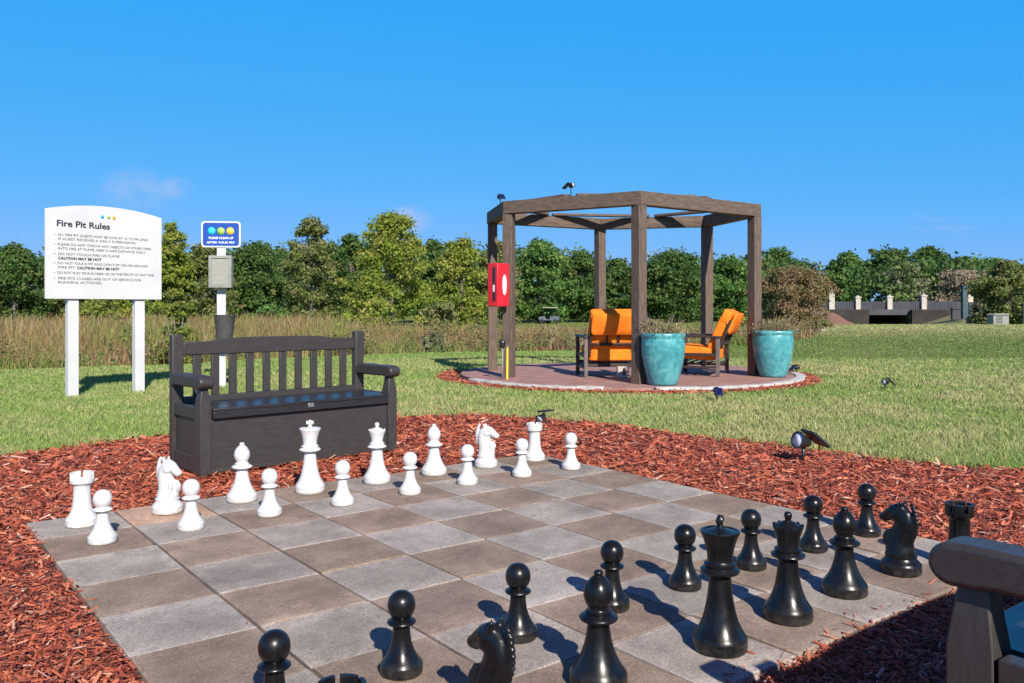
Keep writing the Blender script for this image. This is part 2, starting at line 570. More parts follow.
# ------------------------------------------------------------------ loose bark
def bark_chips():
    n = 300000
    d = np.exp(rng.uniform(np.log(1.0), np.log(9.3), n))
    x = rng.uniform(-1, 1, n) * (.64 * d + 1.2)
    ok = inside(MPOLY, x, d)
    ok |= inside(MPOLY, x, d + .04)
    # chips of the patio ring
    nr = 16000
    th = rng.uniform(PI * .92, 2 * PI + .35, nr)
    rr = rng.uniform(PR + .06, RINGR + .03, nr) + .04 * rng.normal(size=nr)
    xr, yr = PC[0] + rr * np.cos(th), PC[1] + rr * np.sin(th)
    x = np.concatenate([x[ok], xr]); d = np.concatenate([d[ok], yr])
    # leave the board clear but for its crumbled edge
    u = ((np.stack([x, d], -1) - BO) @ BU) / SQ; v = ((np.stack([x, d], -1) - BO) @ BV) / SQ
    marg = np.where(rng.random(len(x)) < .12, .10, .0)
    inb = (u > marg) & (u < 8 - marg) & (v > marg) & (v < 8 - marg)
    keep = ~inb
    x, d, u, v = x[keep], d[keep], u[keep], v[keep]
    # a few strays on the paving along the near edge
    ns = 70
    us, vs_ = rng.uniform(2, 8, ns), 8 - np.abs(rng.normal(0, .18, ns))
    us[45:58] = np.abs(rng.normal(0, .12, 13)); vs_[45:58] = rng.uniform(0, 8, 13)
    us[58:64] = rng.uniform(0, 8, 6); vs_[58:64] = np.abs(rng.normal(0, .1, 6))
    us[64:] = rng.uniform(.5, 7.5, ns - 64); vs_[64:] = rng.uniform(.5, 7.5, ns - 64)
    x = np.concatenate([x, BO[0] + SQ * (us * BU[0] + vs_ * BV[0])]); d = np.concatenate([d, BO[1] + SQ * (us * BU[1] + vs_ * BV[1])])
    n = len(x)
    far = np.clip(d / 4, .8, 2.0)
    ln = np.clip(rng.lognormal(np.log(.0125), .55, n), .004, .042) * far ** .75
    wd = np.minimum(ln * rng.uniform(.13, .40, n), .008 * far)
    th = rng.uniform(0, 2 * PI, n)
    tilt = rng.normal(0, .28, n); roll = rng.normal(0, .45, n)
    ax = np.stack([np.cos(th) * np.cos(tilt), np.sin(th) * np.cos(tilt), np.sin(tilt)], -1)
    side = np.stack([-np.sin(th), np.cos(th), np.zeros(n)], -1)
    up = np.cross(ax, side)
    sd = side * np.cos(roll)[:, None] + up * np.sin(roll)[:, None]
    up = np.cross(ax, sd)
    z0 = -.018 + rng.random(n) ** 2 * .022
    z0[-ns:] = .004
    c = np.stack([x, d, z0], -1)
    h = wd * rng.uniform(.25, .6, n)
    V = np.empty((n, 6, 3))
    e = ax * ln[:, None]; s = sd * (wd / 1)[:, None]; t = up * h[:, None]
    tw = rng.uniform(.5, 1.0, n)[:, None]
    V[:, 0] = c - e - s * tw; V[:, 1] = c - e * .9 + t; V[:, 2] = c - e * .95 + s * tw
    V[:, 3] = c + e - s * .7; V[:, 4] = c + e * .9 + t * .8; V[:, 5] = c + e * 1.05 + s * .6
    b = np.arange(n)[:, None] * 6
    Fq = np.concatenate([b + np.array([0, 3, 4, 1]), b + np.array([1, 4, 5, 2])], 0)
    pal = np.array([(.38, .093, .048), (.45, .125, .064), (.30, .066, .035), (.20, .044, .025), (.52, .19, .105), (.56, .33, .24), (.085, .024, .017)])
    w = np.array([.30, .25, .17, .10, .10, .05, .03])
    col = pal[rng.choice(len(pal), n, p=w)] * rng.uniform(.8, 1.2, n)[:, None]
    o = raw_mesh('bark_chips', V.reshape(-1, 3), 4, Fq, M['chip'], np.repeat(col, 6, 0))
    tag(o, 'loose shredded red bark chips covering the bed', 'bark mulch', kind='stuff')
bark_chips()

# ------------------------------------------------------------------ lawn blades
def lawn():
    n = 640000
    d = np.exp(rng.uniform(np.log(4.6), np.log(50), n))
    x = rng.uniform(-1, 1, n) * (.64 * d + 1.4)
    ok = ~inside(MPOLY, x, d - .02)
    rr = np.hypot(x - PC[0], d - PC[1])
    fr = (np.arctan2(d - PC[1], x - PC[0]))
    ring = np.where((fr < .35) | (fr > PI * .93), RINGR + .04, PR + .02)
    ok &= rr > ring
    ok &= pond_s(x, d) < .55
    ok &= (d < 26) | (x / d > .28)
    x, d = x[ok], d[ok]
    n = len(x)
    z = hgt(x, d)
    patch = fbm(x * .55 + 5, d * .55, 21); fine = fbm(x * 3.1, d * 3.1, 31)
    dryness = np.clip((patch - .46) * 1.15 + (fine - .5) * 1.5 + .34 + rng.normal(0, .30, n), 0, 1)
    # greener towards the left sign and the right-hand edge
    fz = sstep(15, 19, d)
    dryness = dryness * (1 - fz) + fz * np.clip(.28 + (patch - .46) * .8 + rng.normal(0, .16, n), 0, 1)
    dryness = np.clip(dryness - .14 * sstep(-2, -6, x) - .10 * sstep(2.4, 4.0, x) * (d < 9) - .25 * sstep(17, 20, d) * (1 - sstep(26, 36, d)) + .25 * sstep(30, 40, d), 0, 1)
    h = rng.uniform(.022, .055, n) * (.75 + .6 * fine)
    h *= np.where(d < 7.2, 1.25, 1.0)
    w = .0032 * np.clip(d / 6, .9, 6)
    h = h * np.clip(d / 20, 1, 1.5) * (1 - .35 * sstep(17, 20, d))
    th = rng.uniform(0, 2 * PI, n)
    lean = rng.uniform(.15, 1.0, n); la = rng.uniform(0, 2 * PI, n)
    c = np.stack([x, d, z - .004], -1)
    s = np.stack([np.cos(th) * w, np.sin(th) * w, 0 * w], -1)
    tip = c + np.stack([np.cos(la) * lean * h, np.sin(la) * lean * h, h], -1)
    mid = c + np.stack([np.cos(la) * lean * h * .25, np.sin(la) * lean * h * .25, h * .55], -1)
    V = np.empty((n, 5, 3))
    V[:, 0] = c - s; V[:, 1] = c + s; V[:, 2] = mid + s * .8; V[:, 3] = mid - s * .8; V[:, 4] = tip
    b = np.arange(n)[:, None] * 5
    # two faces as triangles: lower quad split, upper tip
    Ft = np.concatenate([b + np.array([0, 1, 2]), b + np.array([0, 2, 3]), b + np.array([3, 2, 4])], 0)
    g = np.array([.300, .430, .105]); g2 = np.array([.165, .275, .062]); dr = np.array([.56, .51, .25]); dr2 = np.array([.41, .38, .17])
    k = rng.random(n)[:, None]
    col = (g * k + g2 * (1 - k)) * (1 - dryness[:, None]) + (dr * k + dr2 * (1 - k)) * dryness[:, None]
    swale_shade = sstep(17.5, 19, d) * (1 - sstep(30, 42, d)) * (x / d > .2)  # shading of the swale, put into the blade colour as a darker strip
    col = col * (1 - .34 * swale_shade)[:, None]
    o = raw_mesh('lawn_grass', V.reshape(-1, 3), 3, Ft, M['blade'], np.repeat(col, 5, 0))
    tag(o, 'short mown lawn grass, part green and part straw coloured', 'grass', kind='stuff')
lawn()

# ------------------------------------------------------------------ reeds round the pond
def reeds():
    n = 190000
    d = np.exp(rng.uniform(np.log(13.5), np.log(60), n))
    x = rng.uniform(-1, 1, n) * (.64 * d + 3)
    s = pond_s(x, d)
    cl = fbm(x * .9, d * .45, 41)
    ok = (s > .45) & (rng.random(n) < np.clip((cl - .30) * 4, .05, 1)) & ((s > 1.4) | (rng.random(n) < .25))
    x, d, s = x[ok], d[ok], s[ok]
    n = len(x)
    z = hgt(x, d)
    big = fbm(x * .22 + 3, d * .14, 51); sm = fbm(x * .8, d * .4, 61)
    top = .34 + .85 * (big - .5) + .55 * (sm - .5)                      # height above datum the stems reach
    top = top + np.where(x / d < -.20, .30, 0) - .5 * sstep(30, 50, d) * (x / d > -.05) - .28 * sstep(-.16, -.10, x / d) * (d < 30)
    top = top - .38 * (1 - sstep(15, 25, d))
    h = np.clip(top - z + rng.normal(0, .12, n), .25, 2.2) * (1 - .62 * rng.random(n) ** 1.5)
    w = .0075 * d / 12
    th = rng.uniform(0, 2 * PI, n); la = rng.uniform(0, 2 * PI, n); lean = np.abs(rng.normal(0, .34, n))
    c = np.stack([x, d, z - .02], -1)
    sv = np.stack([np.cos(th) * w, np.sin(th) * w, 0 * w], -1)
    mid = c + np.stack([np.cos(la) * lean * h * .3, np.sin(la) * lean * h * .3, h * .6], -1)
    tip = c + np.stack([np.cos(la) * lean * h, np.sin(la) * lean * h, h], -1)
    V = np.empty((n, 5, 3))
    V[:, 0] = c - sv; V[:, 1] = c + sv; V[:, 2] = mid + sv; V[:, 3] = mid - sv; V[:, 4] = tip
    b = np.arange(n)[:, None] * 5
    Ft = np.concatenate([b + np.array([0, 1, 2]), b + np.array([0, 2, 3]), b + np.array([3, 2, 4])], 0)
    tan_, brown, olive, green, pale = map(np.array, ((.36, .26, .125), (.26, .155, .082), (.27, .245, .080), (.175, .225, .055), (.46, .37, .25)))
    hue = fbm(x * .35 + 9, d * .2 + 4, 71) + rng.normal(0, .10, n)
    col = np.where((hue < .36)[:, None], green, np.where((hue < .48)[:, None], olive, np.where((hue < .58)[:, None], tan_, np.where((hue < .76)[:, None], brown, pale))))
    col = col * rng.uniform(.7, 1.25, n)[:, None]
    o = raw_mesh('reeds', V.reshape(-1, 3), 3, Ft, M['reed'], np.repeat(col, 5, 0))
    tag(o, 'tall brown and olive reeds and marsh grass around the pond', 'reeds', kind='stuff')
reeds()

# ------------------------------------------------------------------ trees and shrubs
def crown_mesh(name, mat, clumps, leaves, size, seed, flat=.7, parent=None, up=.25):
    """clumps: list of (x,y,z,rx,rz); leaf quads spread through every clump's volume, denser at its skin"""
    r = np.random.default_rng(seed)
    C = np.array(clumps)
    wts = (C[:, 3] ** 2); wts = wts / wts.sum()
    k = r.choice(len(C), leaves, p=wts)
    dirv = r.normal(size=(leaves, 3)); dirv /= np.linalg.norm(dirv, axis=1)[:, None]
    rad = r.random(leaves) ** .45
    lump = 1 + .25 * r.normal(size=leaves)
    pos = C[k, :3] + dirv * (rad * lump)[:, None] * np.stack([C[k, 3], C[k, 3], C[k, 4]], -1)
    nrm = dirv * .6 + r.normal(size=(leaves, 3)) * .6 + np.array([0, 0, up])
    nrm /= np.linalg.norm(nrm, axis=1)[:, None]
    t = np.cross(nrm, r.normal(size=(leaves, 3))); t /= np.linalg.norm(t, axis=1)[:, None]
    bt = np.cross(nrm, t)
    sz = size * r.uniform(.5, 1.35, leaves)[:, None]
    V = np.empty((leaves, 4, 3))
    V[:, 0] = pos - t * sz; V[:, 1] = pos - bt * sz * flat; V[:, 2] = pos + t * sz; V[:, 3] = pos + bt * sz * flat
    Fq = np.arange(leaves * 4).reshape(-1, 4)
    cl = r.random(len(C))
    tint = np.zeros((leaves, 3))
    tint[:, 0] = np.clip(.25 + .5 * cl[k] + r.normal(0, .22, leaves), 0, 1)
    tint[:, 1] = np.clip((r.random(len(C))[k] - .55) * 1.2 + r.normal(0, .15, leaves), 0, .9)
    o = raw_mesh(name, V.reshape(-1, 3), 4, Fq, mat, np.repeat(tint, 4, 0))
    if parent: o.parent = parent
    return o

def tree(px, top, wpx, d, kind, mat, label, group=None, base_z=None, seed=1, leaves=2600, low=.12, name=None):
    x, y = at(px, d)
    z0 = float(hgt(x, y)) if base_z is None else base_z
    H = zat(top + (2.5 if kind != 'shrub' else 0), d) - z0
    W = wpx * d / F / 2 * (1.0 if kind == 'shrub' else 1.2)
    r = random.Random(seed)
    root = empty(name or {'oak': 'oak_tree', 'cypress': 'cypress_tree', 'pine': 'pine_tree', 'bare': 'bare_tree', 'shrub': 'shrub'}[kind], (x, y, z0), r.uniform(0, 6), label,
                 'shrub' if kind == 'shrub' else 'tree', group)
    tr = MB()
    tw = .02 * H + .05
    if kind == 'shrub':
        for i in range(5):
            a = r.uniform(0, 6.3)
            tr.tube([(0, 0, -.1), (.3 * W * math.cos(a), .3 * W * math.sin(a), .45 * H), (.55 * W * math.cos(a), .55 * W * math.sin(a), .8 * H)], [.025 * H ** .5, .018 * H ** .5, .006], 6)
    else:
        lean = (r.uniform(-.04, .04) * H, r.uniform(-.04, .04) * H)
        tr.tube([(0, 0, -.3), (lean[0] * .3, lean[1] * .3, H * .3), (lean[0] * .7, lean[1] * .7, H * .65), (lean[0], lean[1], H * .93)], [tw * 1.3, tw, tw * .6, tw * .15], 8)
        for i in range(9):
            zb = H * r.uniform(.22, .75); a = r.uniform(0, 6.3); l = W * r.uniform(.5, .9) * (1.1 - zb / H)
            tr.tube([(lean[0] * zb / H, lean[1] * zb / H, zb), (l * .5 * math.cos(a), l * .5 * math.sin(a), zb + l * .35), (l * math.cos(a), l * math.sin(a), zb + l * .55)], [tw * .45, tw * .3, tw * .06], 6)
    tr.build('trunk', M['trunk'], root)
    clumps = []
    nc = {'oak': 80, 'cypress': 95, 'pine': 50, 'bare': 70, 'shrub': 26}[kind]
    for i in range(nc):
        t = r.random()
        if kind == 'oak':
            zz = low + (1 - low) * t
            env = W * (1 - abs(2 * (t - .42)) ** 2.4 * .75) * .86
        elif kind == 'cypress':
            zz = low + (1 - low) * t
            env = W * min(1, 1.28 * (1 - t) ** .75 + .10) * r.uniform(.7, 1.0)
        elif kind == 'pine':
            zz = .45 + .55 * t; env = W * (1 - abs(2 * (t - .5)) ** 2 * .6)
        elif kind == 'bare':
            zz = low + (1 - low) * t; env = W * (1 - abs(2 * (t - .45)) ** 3 * .45) * .92
        else:
            zz = .10 + .9 * t; env = W * (1 - .55 * t ** 2)
        a = r.uniform(0, 6.3); q = math.sqrt(r.uniform(.02, 1))
        rx = W * r.uniform(.17, .31) * (.85 if kind == 'cypress' else 1)
        rz = rx * r.uniform(.55, .85)
        zc = min(zz * H, H - rz * .8)
        clumps.append((env * q * math.cos(a) * .84, env * q * math.sin(a) * .84, zc, rx, rz))
        if i % 2 == 0:      # ragged sprays beyond the main outline
            k = r.uniform(.92, 1.16); rx = W * r.uniform(.07, .14)
            zz2 = min(zc + r.uniform(-.05, .07) * H, H - rx * .4)
            clumps.append((env * k * math.cos(a + .4), env * k * math.sin(a + .4), zz2, rx, rx * r.uniform(.5, .9)))
    # a leader so that the top is where the photo has it
    clumps.append((r.uniform(-.1, .1) * W, 0, H - .10 * W - .25, W * .22, min(.3 * W, .1 * H)))
    size = .27 * (d / 100) * {'bare': .85, 'oak': 1.1, 'cypress': 1.0, 'pine': 1.0, 'shrub': 1.0}[kind]
    crown_mesh('crown' if kind != 'shrub' else 'foliage', L[mat], clumps, int(leaves * (5.2 if kind != 'shrub' else 2.6)), size * (.66 if kind != 'shrub' else .8), seed * 13 + 5, .5 if kind == 'bare' else .62, root)
    return root

G1 = 'trees along the far edge of the pond'
TREES = [
 (14, 243, 74, 92, 'oak', 'oak', 'dark spreading oak at the far left edge of the photo', 3200, .06),
 (64, 250, 56, 98, 'oak', 'olive', 'grey green oak showing left of the fire pit rules sign', 2600, .05),
 (112, 262, 60, 96, 'cypress', 'cypress', 'yellow green cypress seen under the fire pit rules sign board', 2400, .04),
 (172, 221, 52, 88, 'cypress', 'cypress', 'tall yellow green cypress with ragged tip right beside the rules sign', 3200, .05),
 (206, 243, 66, 90, 'cypress', 'olive', 'olive cypress behind the blue dog station plate', 2800, .05),
 (256, 242, 66, 100, 'oak', 'oak', 'dark oak between the blue plate and the tall feathery cypress', 3200, .04),
 (312, 216, 66, 86, 'cypress', 'olive', 'tall feathery grey green cypress with thin open top, left of the broad yellow green one', 2700, .05),
 (350, 233, 44, 100, 'oak', 'oak', 'dark oak squeezed between the feathery cypress and the broad yellow green one', 2000, .05),
 (392, 213, 100, 84, 'cypress', 'cypress', 'broad yellow green cypress, largest tree on the far bank', 4600, .03),
 (432, 238, 50, 98, 'oak', 'oak', 'dark oak just right of the broad yellow green cypress', 2200, .05),
 (462, 236, 62, 90, 'cypress', 'cypress', 'yellow green cypress left of the wooden pergola', 2900, .03),
 (497, 240, 52, 92, 'cypress', 'olive', 'olive cypress behind the red cabinet on the pergola', 2500, .03),
 (540, 239, 66, 100, 'oak', 'oak_bright', 'bushy green tree behind the golf cart', 3000, .04),
 (582, 250, 58, 104, 'oak', 'oak', 'dark oak behind the rear pergola post', 2600, .04),
 (618, 257, 50, 108, 'oak', 'oak', 'low dark oak seen between rear and middle pergola posts', 2200, .05),
 (670, 250, 92, 104, 'oak', 'oak', 'wide round dark green oak right of the middle pergola post', 4200, .04),
 (730, 255, 62, 108, 'oak', 'oak_bright', 'brighter green oak beside the right rear pergola post', 2900, .05),
 (778, 247, 74, 150, 'oak', 'oak', 'dark distant oak rising behind the russet tree', 2400, .1),
 (791, 265, 70, 74, 'bare', 'russet', 'round russet brown tree right of the pergola', 5200, .04),
 (848, 251, 52, 140, 'oak', 'oak_bright', 'green oak behind the left end of the bridge', 2400, .05),
 (888, 247, 50, 146, 'pine', 'oak', 'tall dark pine behind the middle of the bridge', 2000, .1),
 (904, 262, 56, 132, 'oak', 'moss', 'oak hung with pale moss above the bridge railing', 2600, .04),
 (928, 246, 56, 150, 'oak', 'oak', 'tall dark green oak behind the right half of the bridge', 2600, .05),
 (962, 268, 62, 118, 'bare', 'grey', 'leafless tan grey tree behind the right end of the bridge', 2600, .15),
 (962, 256, 50, 160, 'oak', 'oak_bright', 'rounded green oak rising behind the leafless grey tree', 2000, .1),
 (990, 257, 44, 155, 'pine', 'oak_bright', 'slim green pine left of the dark magnolia like tree', 1700, .1),
 (1006, 260, 66, 76, 'oak', 'olive', 'dense dark tree with bronze leaves at the right edge of the photo', 4200, .04),
]
for i, (px, top, w, d, kind, mat, lab, lv, low) in enumerate(TREES):
    tree(px, top, w, d, kind, mat, lab, 'trees behind the lawn and pond', base_z=None, seed=i + 3, leaves=lv, low=low)

SHRUBS = [
 (178, 302, 46, 17.0, 'shrub', 'shrub', 'yellow green willow shrub on the bank behind the storage bench', 1500),
 (97, 300, 60, 70, 'shrub', 'shrub', 'pale green shrub on the far bank below the sign board', 900),
 (268, 306, 46, 74, 'shrub', 'oak_bright', 'bright green shrub below the dark oak on the far bank', 900),
 (372, 300, 60, 70, 'shrub', 'cypress', 'yellowish shrub at the foot of the broad cypress', 900),
 (440, 303, 50, 70, 'shrub', 'olive', 'olive shrub on the far bank left of the pergola', 800),
 (433, 333, 24, 24, 'shrub', 'moss', 'pale grey green bush among the reeds left of the pergola', 1100),
 (648, 320, 40, 34, 'shrub', 'dryplant', 'dry olive bush in the reeds behind the left turquoise pot', 800),
 (770, 322, 36, 33, 'shrub', 'russet', 'russet bush in the reeds behind the right turquoise pot', 800),
 (820, 321, 26, 44, 'shrub', 'russet', 'small rusty bush on the bank left of the bridge', 600),
 (745, 317, 40, 50, 'shrub', 'shrub', 'green bush on the far bank behind the orange reclining chair', 700),
]
for i, (px, top, w, d, kind, mat, lab, lv) in enumerate(SHRUBS):
    tree(px, top, w, d, kind, mat, lab, 'shrubs on the pond banks', seed=i + 60, leaves=lv)

def far_wood():
    r = random.Random(5)
    cl = []
    for i in range(520):
        px = r.uniform(-420, 1460)
        d = r.uniform(118, 170)
        prof = np.interp(px, [-420, 0, 40, 140, 200, 256, 290, 345, 430, 480, 540, 590, 630, 700, 760, 830, 870, 930, 1024, 1460], [240, 246, 252, 248, 243, 244, 247, 238, 241, 243, 243, 254, 262, 255, 252, 263, 256, 252, 262, 246])
        x, y = at(px, d)
        htop = zat(prof + r.uniform(0, 9), d)
        rx = r.uniform(1.8, 3.8)
        for k in range(5):
            t = (1, .8, .55, .3, .1)[k]
            cl.append((x + r.uniform(-3, 3) * (k > 0), y + r.uniform(-2, 2), max(.4, htop * t - rx * .6), rx, rx * .7))
    o = crown_mesh('far_wood', L['oak'], cl, 190000, .36, 77, .7)
    tag(o, 'dark distant wood closing the view behind the separate trees', 'wood', kind='stuff')
far_wood()

def marsh_scrub():
    r = random.Random(31)
    sets = {'olive': [], 'russet': [], 'shrub': []}
    k = 0
    while k < 560:
        d = math.exp(r.uniform(math.log(14.8), math.log(46)))
        x = r.uniform(-.68, .36) * d
        if pond_s(np.array(x), np.array(d)) < .7: continue
        k += 1
        w = r.uniform(.25, .9) * (d / 22) ** .6
        h = r.uniform(.35, 1.05)
        z = float(hgt(x, d))
        kind = r.choice(['olive', 'olive', 'russet', 'russet', 'russet', 'shrub'])
        for q in range(3):
            sets[kind].append((x + r.uniform(-w, w), d + r.uniform(-w, w) * .6, z + h * r.uniform(.35, .9), w * r.uniform(.35, .7), h * r.uniform(.25, .45)))
    for i, (kind, lab) in enumerate((('olive', 'low olive green scrub tangled through the reeds'), ('russet', 'low rusty brown scrub tangled through the reeds'), ('shrub', 'low fresh green scrub tangled through the reeds'))):
        o = crown_mesh('marsh_scrub', L[kind], sets[kind], len(sets[kind]) * 95, .045, 90 + i, .4)
        tag(o, lab, 'scrub', kind='stuff')
marsh_scrub()

# ------------------------------------------------------------------ chessboard paving
def board():
    root = empty('chessboard', (BO[0], BO[1], 0), BYAW, 'large paved outdoor chessboard of grey and brown squares set in red mulch', 'chessboard')
    def paver(name, cs, spots):
        m, nt, b = new_mat(name)
        oi = N(nt, 'ShaderNodeAttribute', attribute_name='tint')
        n1 = noise(nt, 2.6, 6, .7)
        n2 = noise(nt, 150, 3, .8)
        n3 = noise(nt, 45, 4, .7)
        c = ramp(nt, n1, [(.3, cs[0]), (.5, cs[1]), (.7, cs[2])])
        c = mix(nt, .8, c, oi.outputs['Color'], 'MULTIPLY')
        c = mix(nt, .55, c, ramp(nt, n2, [(.32, (.2, .18, .17)), (.5, (1, 1, 1)), (.68, (1.75, 1.7, 1.65))]), 'MULTIPLY')
        c = mix(nt, .35, c, ramp(nt, n3, [(.35, (.6, .58, .56)), (.65, (1.3, 1.3, 1.3))]), 'MULTIPLY')
        nt.links.new(c, b.inputs['Base Color'])
        b.inputs['Roughness'].default_value = .88
        b.inputs['Specular IOR Level'].default_value = .25
        bump(nt, b, n2, .35, .004)
        return m
    grey = paver('grey_paver', ((.215, .189, .165), (.298, .263, .231), (.395, .352, .312)), None)
    brown = paver('brown_paver', ((.168, .128, .098), (.240, .183, .141), (.325, .252, .200)), None)
    joint = simple('paver_joint', (.055, .036, .027), (.15, .11, .085), 6, .95)
    verts, faces, mi, tints = [], [], [], []
    r = random.Random(3)
    G = 14
    for a in range(8):
        for c in range(8):
            g = .0042 + (.002 if a in (1, 2) else 0)
            g2 = .0042 + (.002 if a in (0, 1) else 0)
            gy = .0012
            x0, x1, y0, y1 = a * SQ + g, (a + 1) * SQ - g2, -(c + 1) * SQ + gy, -c * SQ - gy
            z = r.uniform(-.0012, .0012)
            t = r.uniform(.88, 1.10)
            tint = (t * r.uniform(.98, 1.03), t, t * r.uniform(.96, 1.02))
            pink = (a, c) == (1, 0)
            if pink: tint = (1.62, 1.40, 1.28)
            tx, ty = r.uniform(-.004, .004), r.uniform(-.004, .004)
            o = len(verts)
            for i in range(G + 1):
                for j in range(G + 1):
                    u, v = i / G, j / G
                    # crowd the outer rows to the edge
                    uu = (0, .012, .06)[i] if i < 3 else ((1, .988, .94)[G - i] if i > G - 3 else .06 + .88 * (i - 2) / (G - 4))
                    vv = (0, .012, .06)[j] if j < 3 else ((1, .988, .94)[G - j] if j > G - 3 else .06 + .88 * (j - 2) / (G - 4))
                    edge = i in (0, G) or j in (0, G)
                    verts.append((x0 + (x1 - x0) * uu, y0 + (y1 - y0) * vv, z + (uu - .5) * tx + (vv - .5) * ty - (.0016 if edge else 0)))
                    k = 1 + .16 * (r.random() - .5)
                    dv = min(vv, 1 - vv); du = min(uu, 1 - uu)
                    pale = max(0, 1 - dv / .22) * .30 + max(0, 1 - du / .14) * .14
                    k *= 1 + pale * r.uniform(.2, 1.3)
                    wash = 1 + .28 * (fbm(np.array([a * 3.1 + uu * 3]), np.array([c * 3.3 + vv * 3]), 19)[0] - .5) * 2
                    tints.append(tuple(q * k * wash for q in tint))
            for i in range(G):
                for j in range(G):
                    faces.append((o + i * (G + 1) + j, o + (i + 1) * (G + 1) + j, o + (i + 1) * (G + 1) + j + 1, o + i * (G + 1) + j + 1))
                    mi.append(1 if (pink or (a + c) % 2) else 0)
            # skirt
            per = [i * (G + 1) for i in range(G + 1)] + [G * (G + 1) + j for j in range(1, G + 1)] + [i * (G + 1) + G for i in range(G - 1, -1, -1)] + [j for j in range(G - 1, 0, -1)]
            b0 = len(verts)
            for q in per:
                vx = verts[o + q]; verts.append((vx[0], vx[1], -.05)); tints.append(tint)
            for q in range(len(per)):
                q2 = (q + 1) % len(per)
                faces.append((b0 + q, b0 + q2, o + per[q2], o + per[q])); mi.append(1 if (pink or (a + c) % 2) else 0)
    me = bpy.data.meshes.new('paved_squares')
    me.from_pydata(verts, [], faces)
    me.materials.append(grey); me.materials.append(brown)
    me.polygons.foreach_set('material_index', mi)
    ca = me.color_attributes.new('tint', 'FLOAT_COLOR', 'POINT')
    ca.data.foreach_set('color', np.concatenate([np.array(tints), np.ones((len(tints), 1))], 1).astype(np.float32).ravel())
    o = bpy.data.objects.new('paved_squares', me); COL.objects.link(o); o.parent = root
    mb = MB(); mb.box((4 * SQ, -4 * SQ, -.035), (8 * SQ - .012, 8 * SQ - .012, .055))
    mb.build('joint_filling', joint, root)
board()

# ------------------------------------------------------------------ chess pieces
def prof_smooth(pts, n=3):
    return pts

KING = [(.079, 0), (.083, .004), (.084, .020), (.082, .026), (.0835, .032), (.083, .040), (.076, .050), (.066, .066), (.056, .088), (.049, .112), (.043, .140), (.038, .170), (.0345, .205), (.033, .232),
        (.036, .234), (.056, .237), (.060, .242), (.060, .246), (.052, .252), (.046, .256), (.049, .260), (.049, .265), (.040, .270), (.0385, .276), (.040, .295), (.045, .320), (.053, .345), (.0595, .358), (.061, .362), (.060, .366), (.052, .367), (.050, .364), (.020, .371), (.012, .374)]
QUEEN = [(.077, 0), (.081, .004), (.082, .020), (.080, .026), (.0815, .032), (.081, .038), (.074, .048), (.062, .066), (.052, .088), (.044, .112), (.039, .140), (.035, .170), (.032, .206),
         (.036, .208), (.053, .211), (.057, .216), (.056, .220), (.047, .226), (.042, .230), (.045, .234), (.044, .239), (.036, .243), (.035, .250), (.037, .266), (.042, .286), (.049, .306), (.051, .312), (.050, .316), (.044, .317), (.040, .314), (.030, .324), (.016, .331), (.009, .334), (.010, .338), (.0125, .344), (.0135, .350), (.0125, .357), (.008, .362), (.001, .363)]
BISHOP = [(.077, 0), (.081, .004), (.082, .018), (.080, .024), (.0815, .029), (.080, .036), (.071, .048), (.060, .064), (.050, .084), (.042, .106), (.036, .130), (.032, .158), (.031, .176),
          (.036, .178), (.052, .181), (.055, .186), (.054, .190), (.044, .196), (.036, .200), (.038, .205), (.030, .210), (.029, .216), (.036, .226), (.041, .240), (.0425, .254), (.040, .269), (.033, .284), (.022, .297), (.014, .303), (.011, .305), (.0135, .309), (.0135, .314), (.009, .318), (.001, .319)]
PAWN = [(.058, 0), (.0615, .004), (.062, .016), (.0605, .021), (.062, .025), (.061, .031), (.052, .041), (.043, .055), (.035, .072), (.029, .092), (.0255, .115), (.0245, .138),
        (.028, .140), (.039, .143), (.042, .147), (.041, .151), (.032, .156), (.026, .160), (.029, .164), (.034, .170), (.0385, .180), (.0405, .191), (.0405, .200), (.038, .212), (.032, .223), (.022, .232), (.010, .2365), (.001, .237)]
ROOK = [(.069, 0), (.073, .004), (.074, .018), (.072, .024), (.0735, .029), (.072, .036), (.063, .047), (.054, .061), (.047, .080), (.0425, .104), (.040, .135), (.039, .168), (.039, .190), (.041, .198), (.047, .203), (.0535, .207), (.0545, .211), (.0545, .224)]
KNIGHT_BASE = [(.072, 0), (.076, .004), (.077, .018), (.075, .024), (.0765, .029), (.076, .038), (.068, .048), (.060, .056), (.057, .064), (.060, .069), (.060, .075), (.052, .081), (.02, .083)]

def remesh(objs_mb, voxel, name, mat, smooth_it=4):
    o = objs_mb.build(name + '_raw', mat)
    md = o.modifiers.new('r', 'REMESH'); md.mode = 'VOXEL'; md.voxel_size = voxel; md.use_smooth_shade = True
    ms = o.modifiers.new('s', 'SMOOTH'); ms.iterations = smooth_it; ms.factor = .5
    dg = bpy.context.evaluated_depsgraph_get()
    me = bpy.data.meshes.new_from_object(o.evaluated_get(dg))
    me.name = name
    for p in me.polygons: p.use_smooth = True
    old = o.data
    bpy.data.objects.remove(o); bpy.data.meshes.remove(old)
    return me

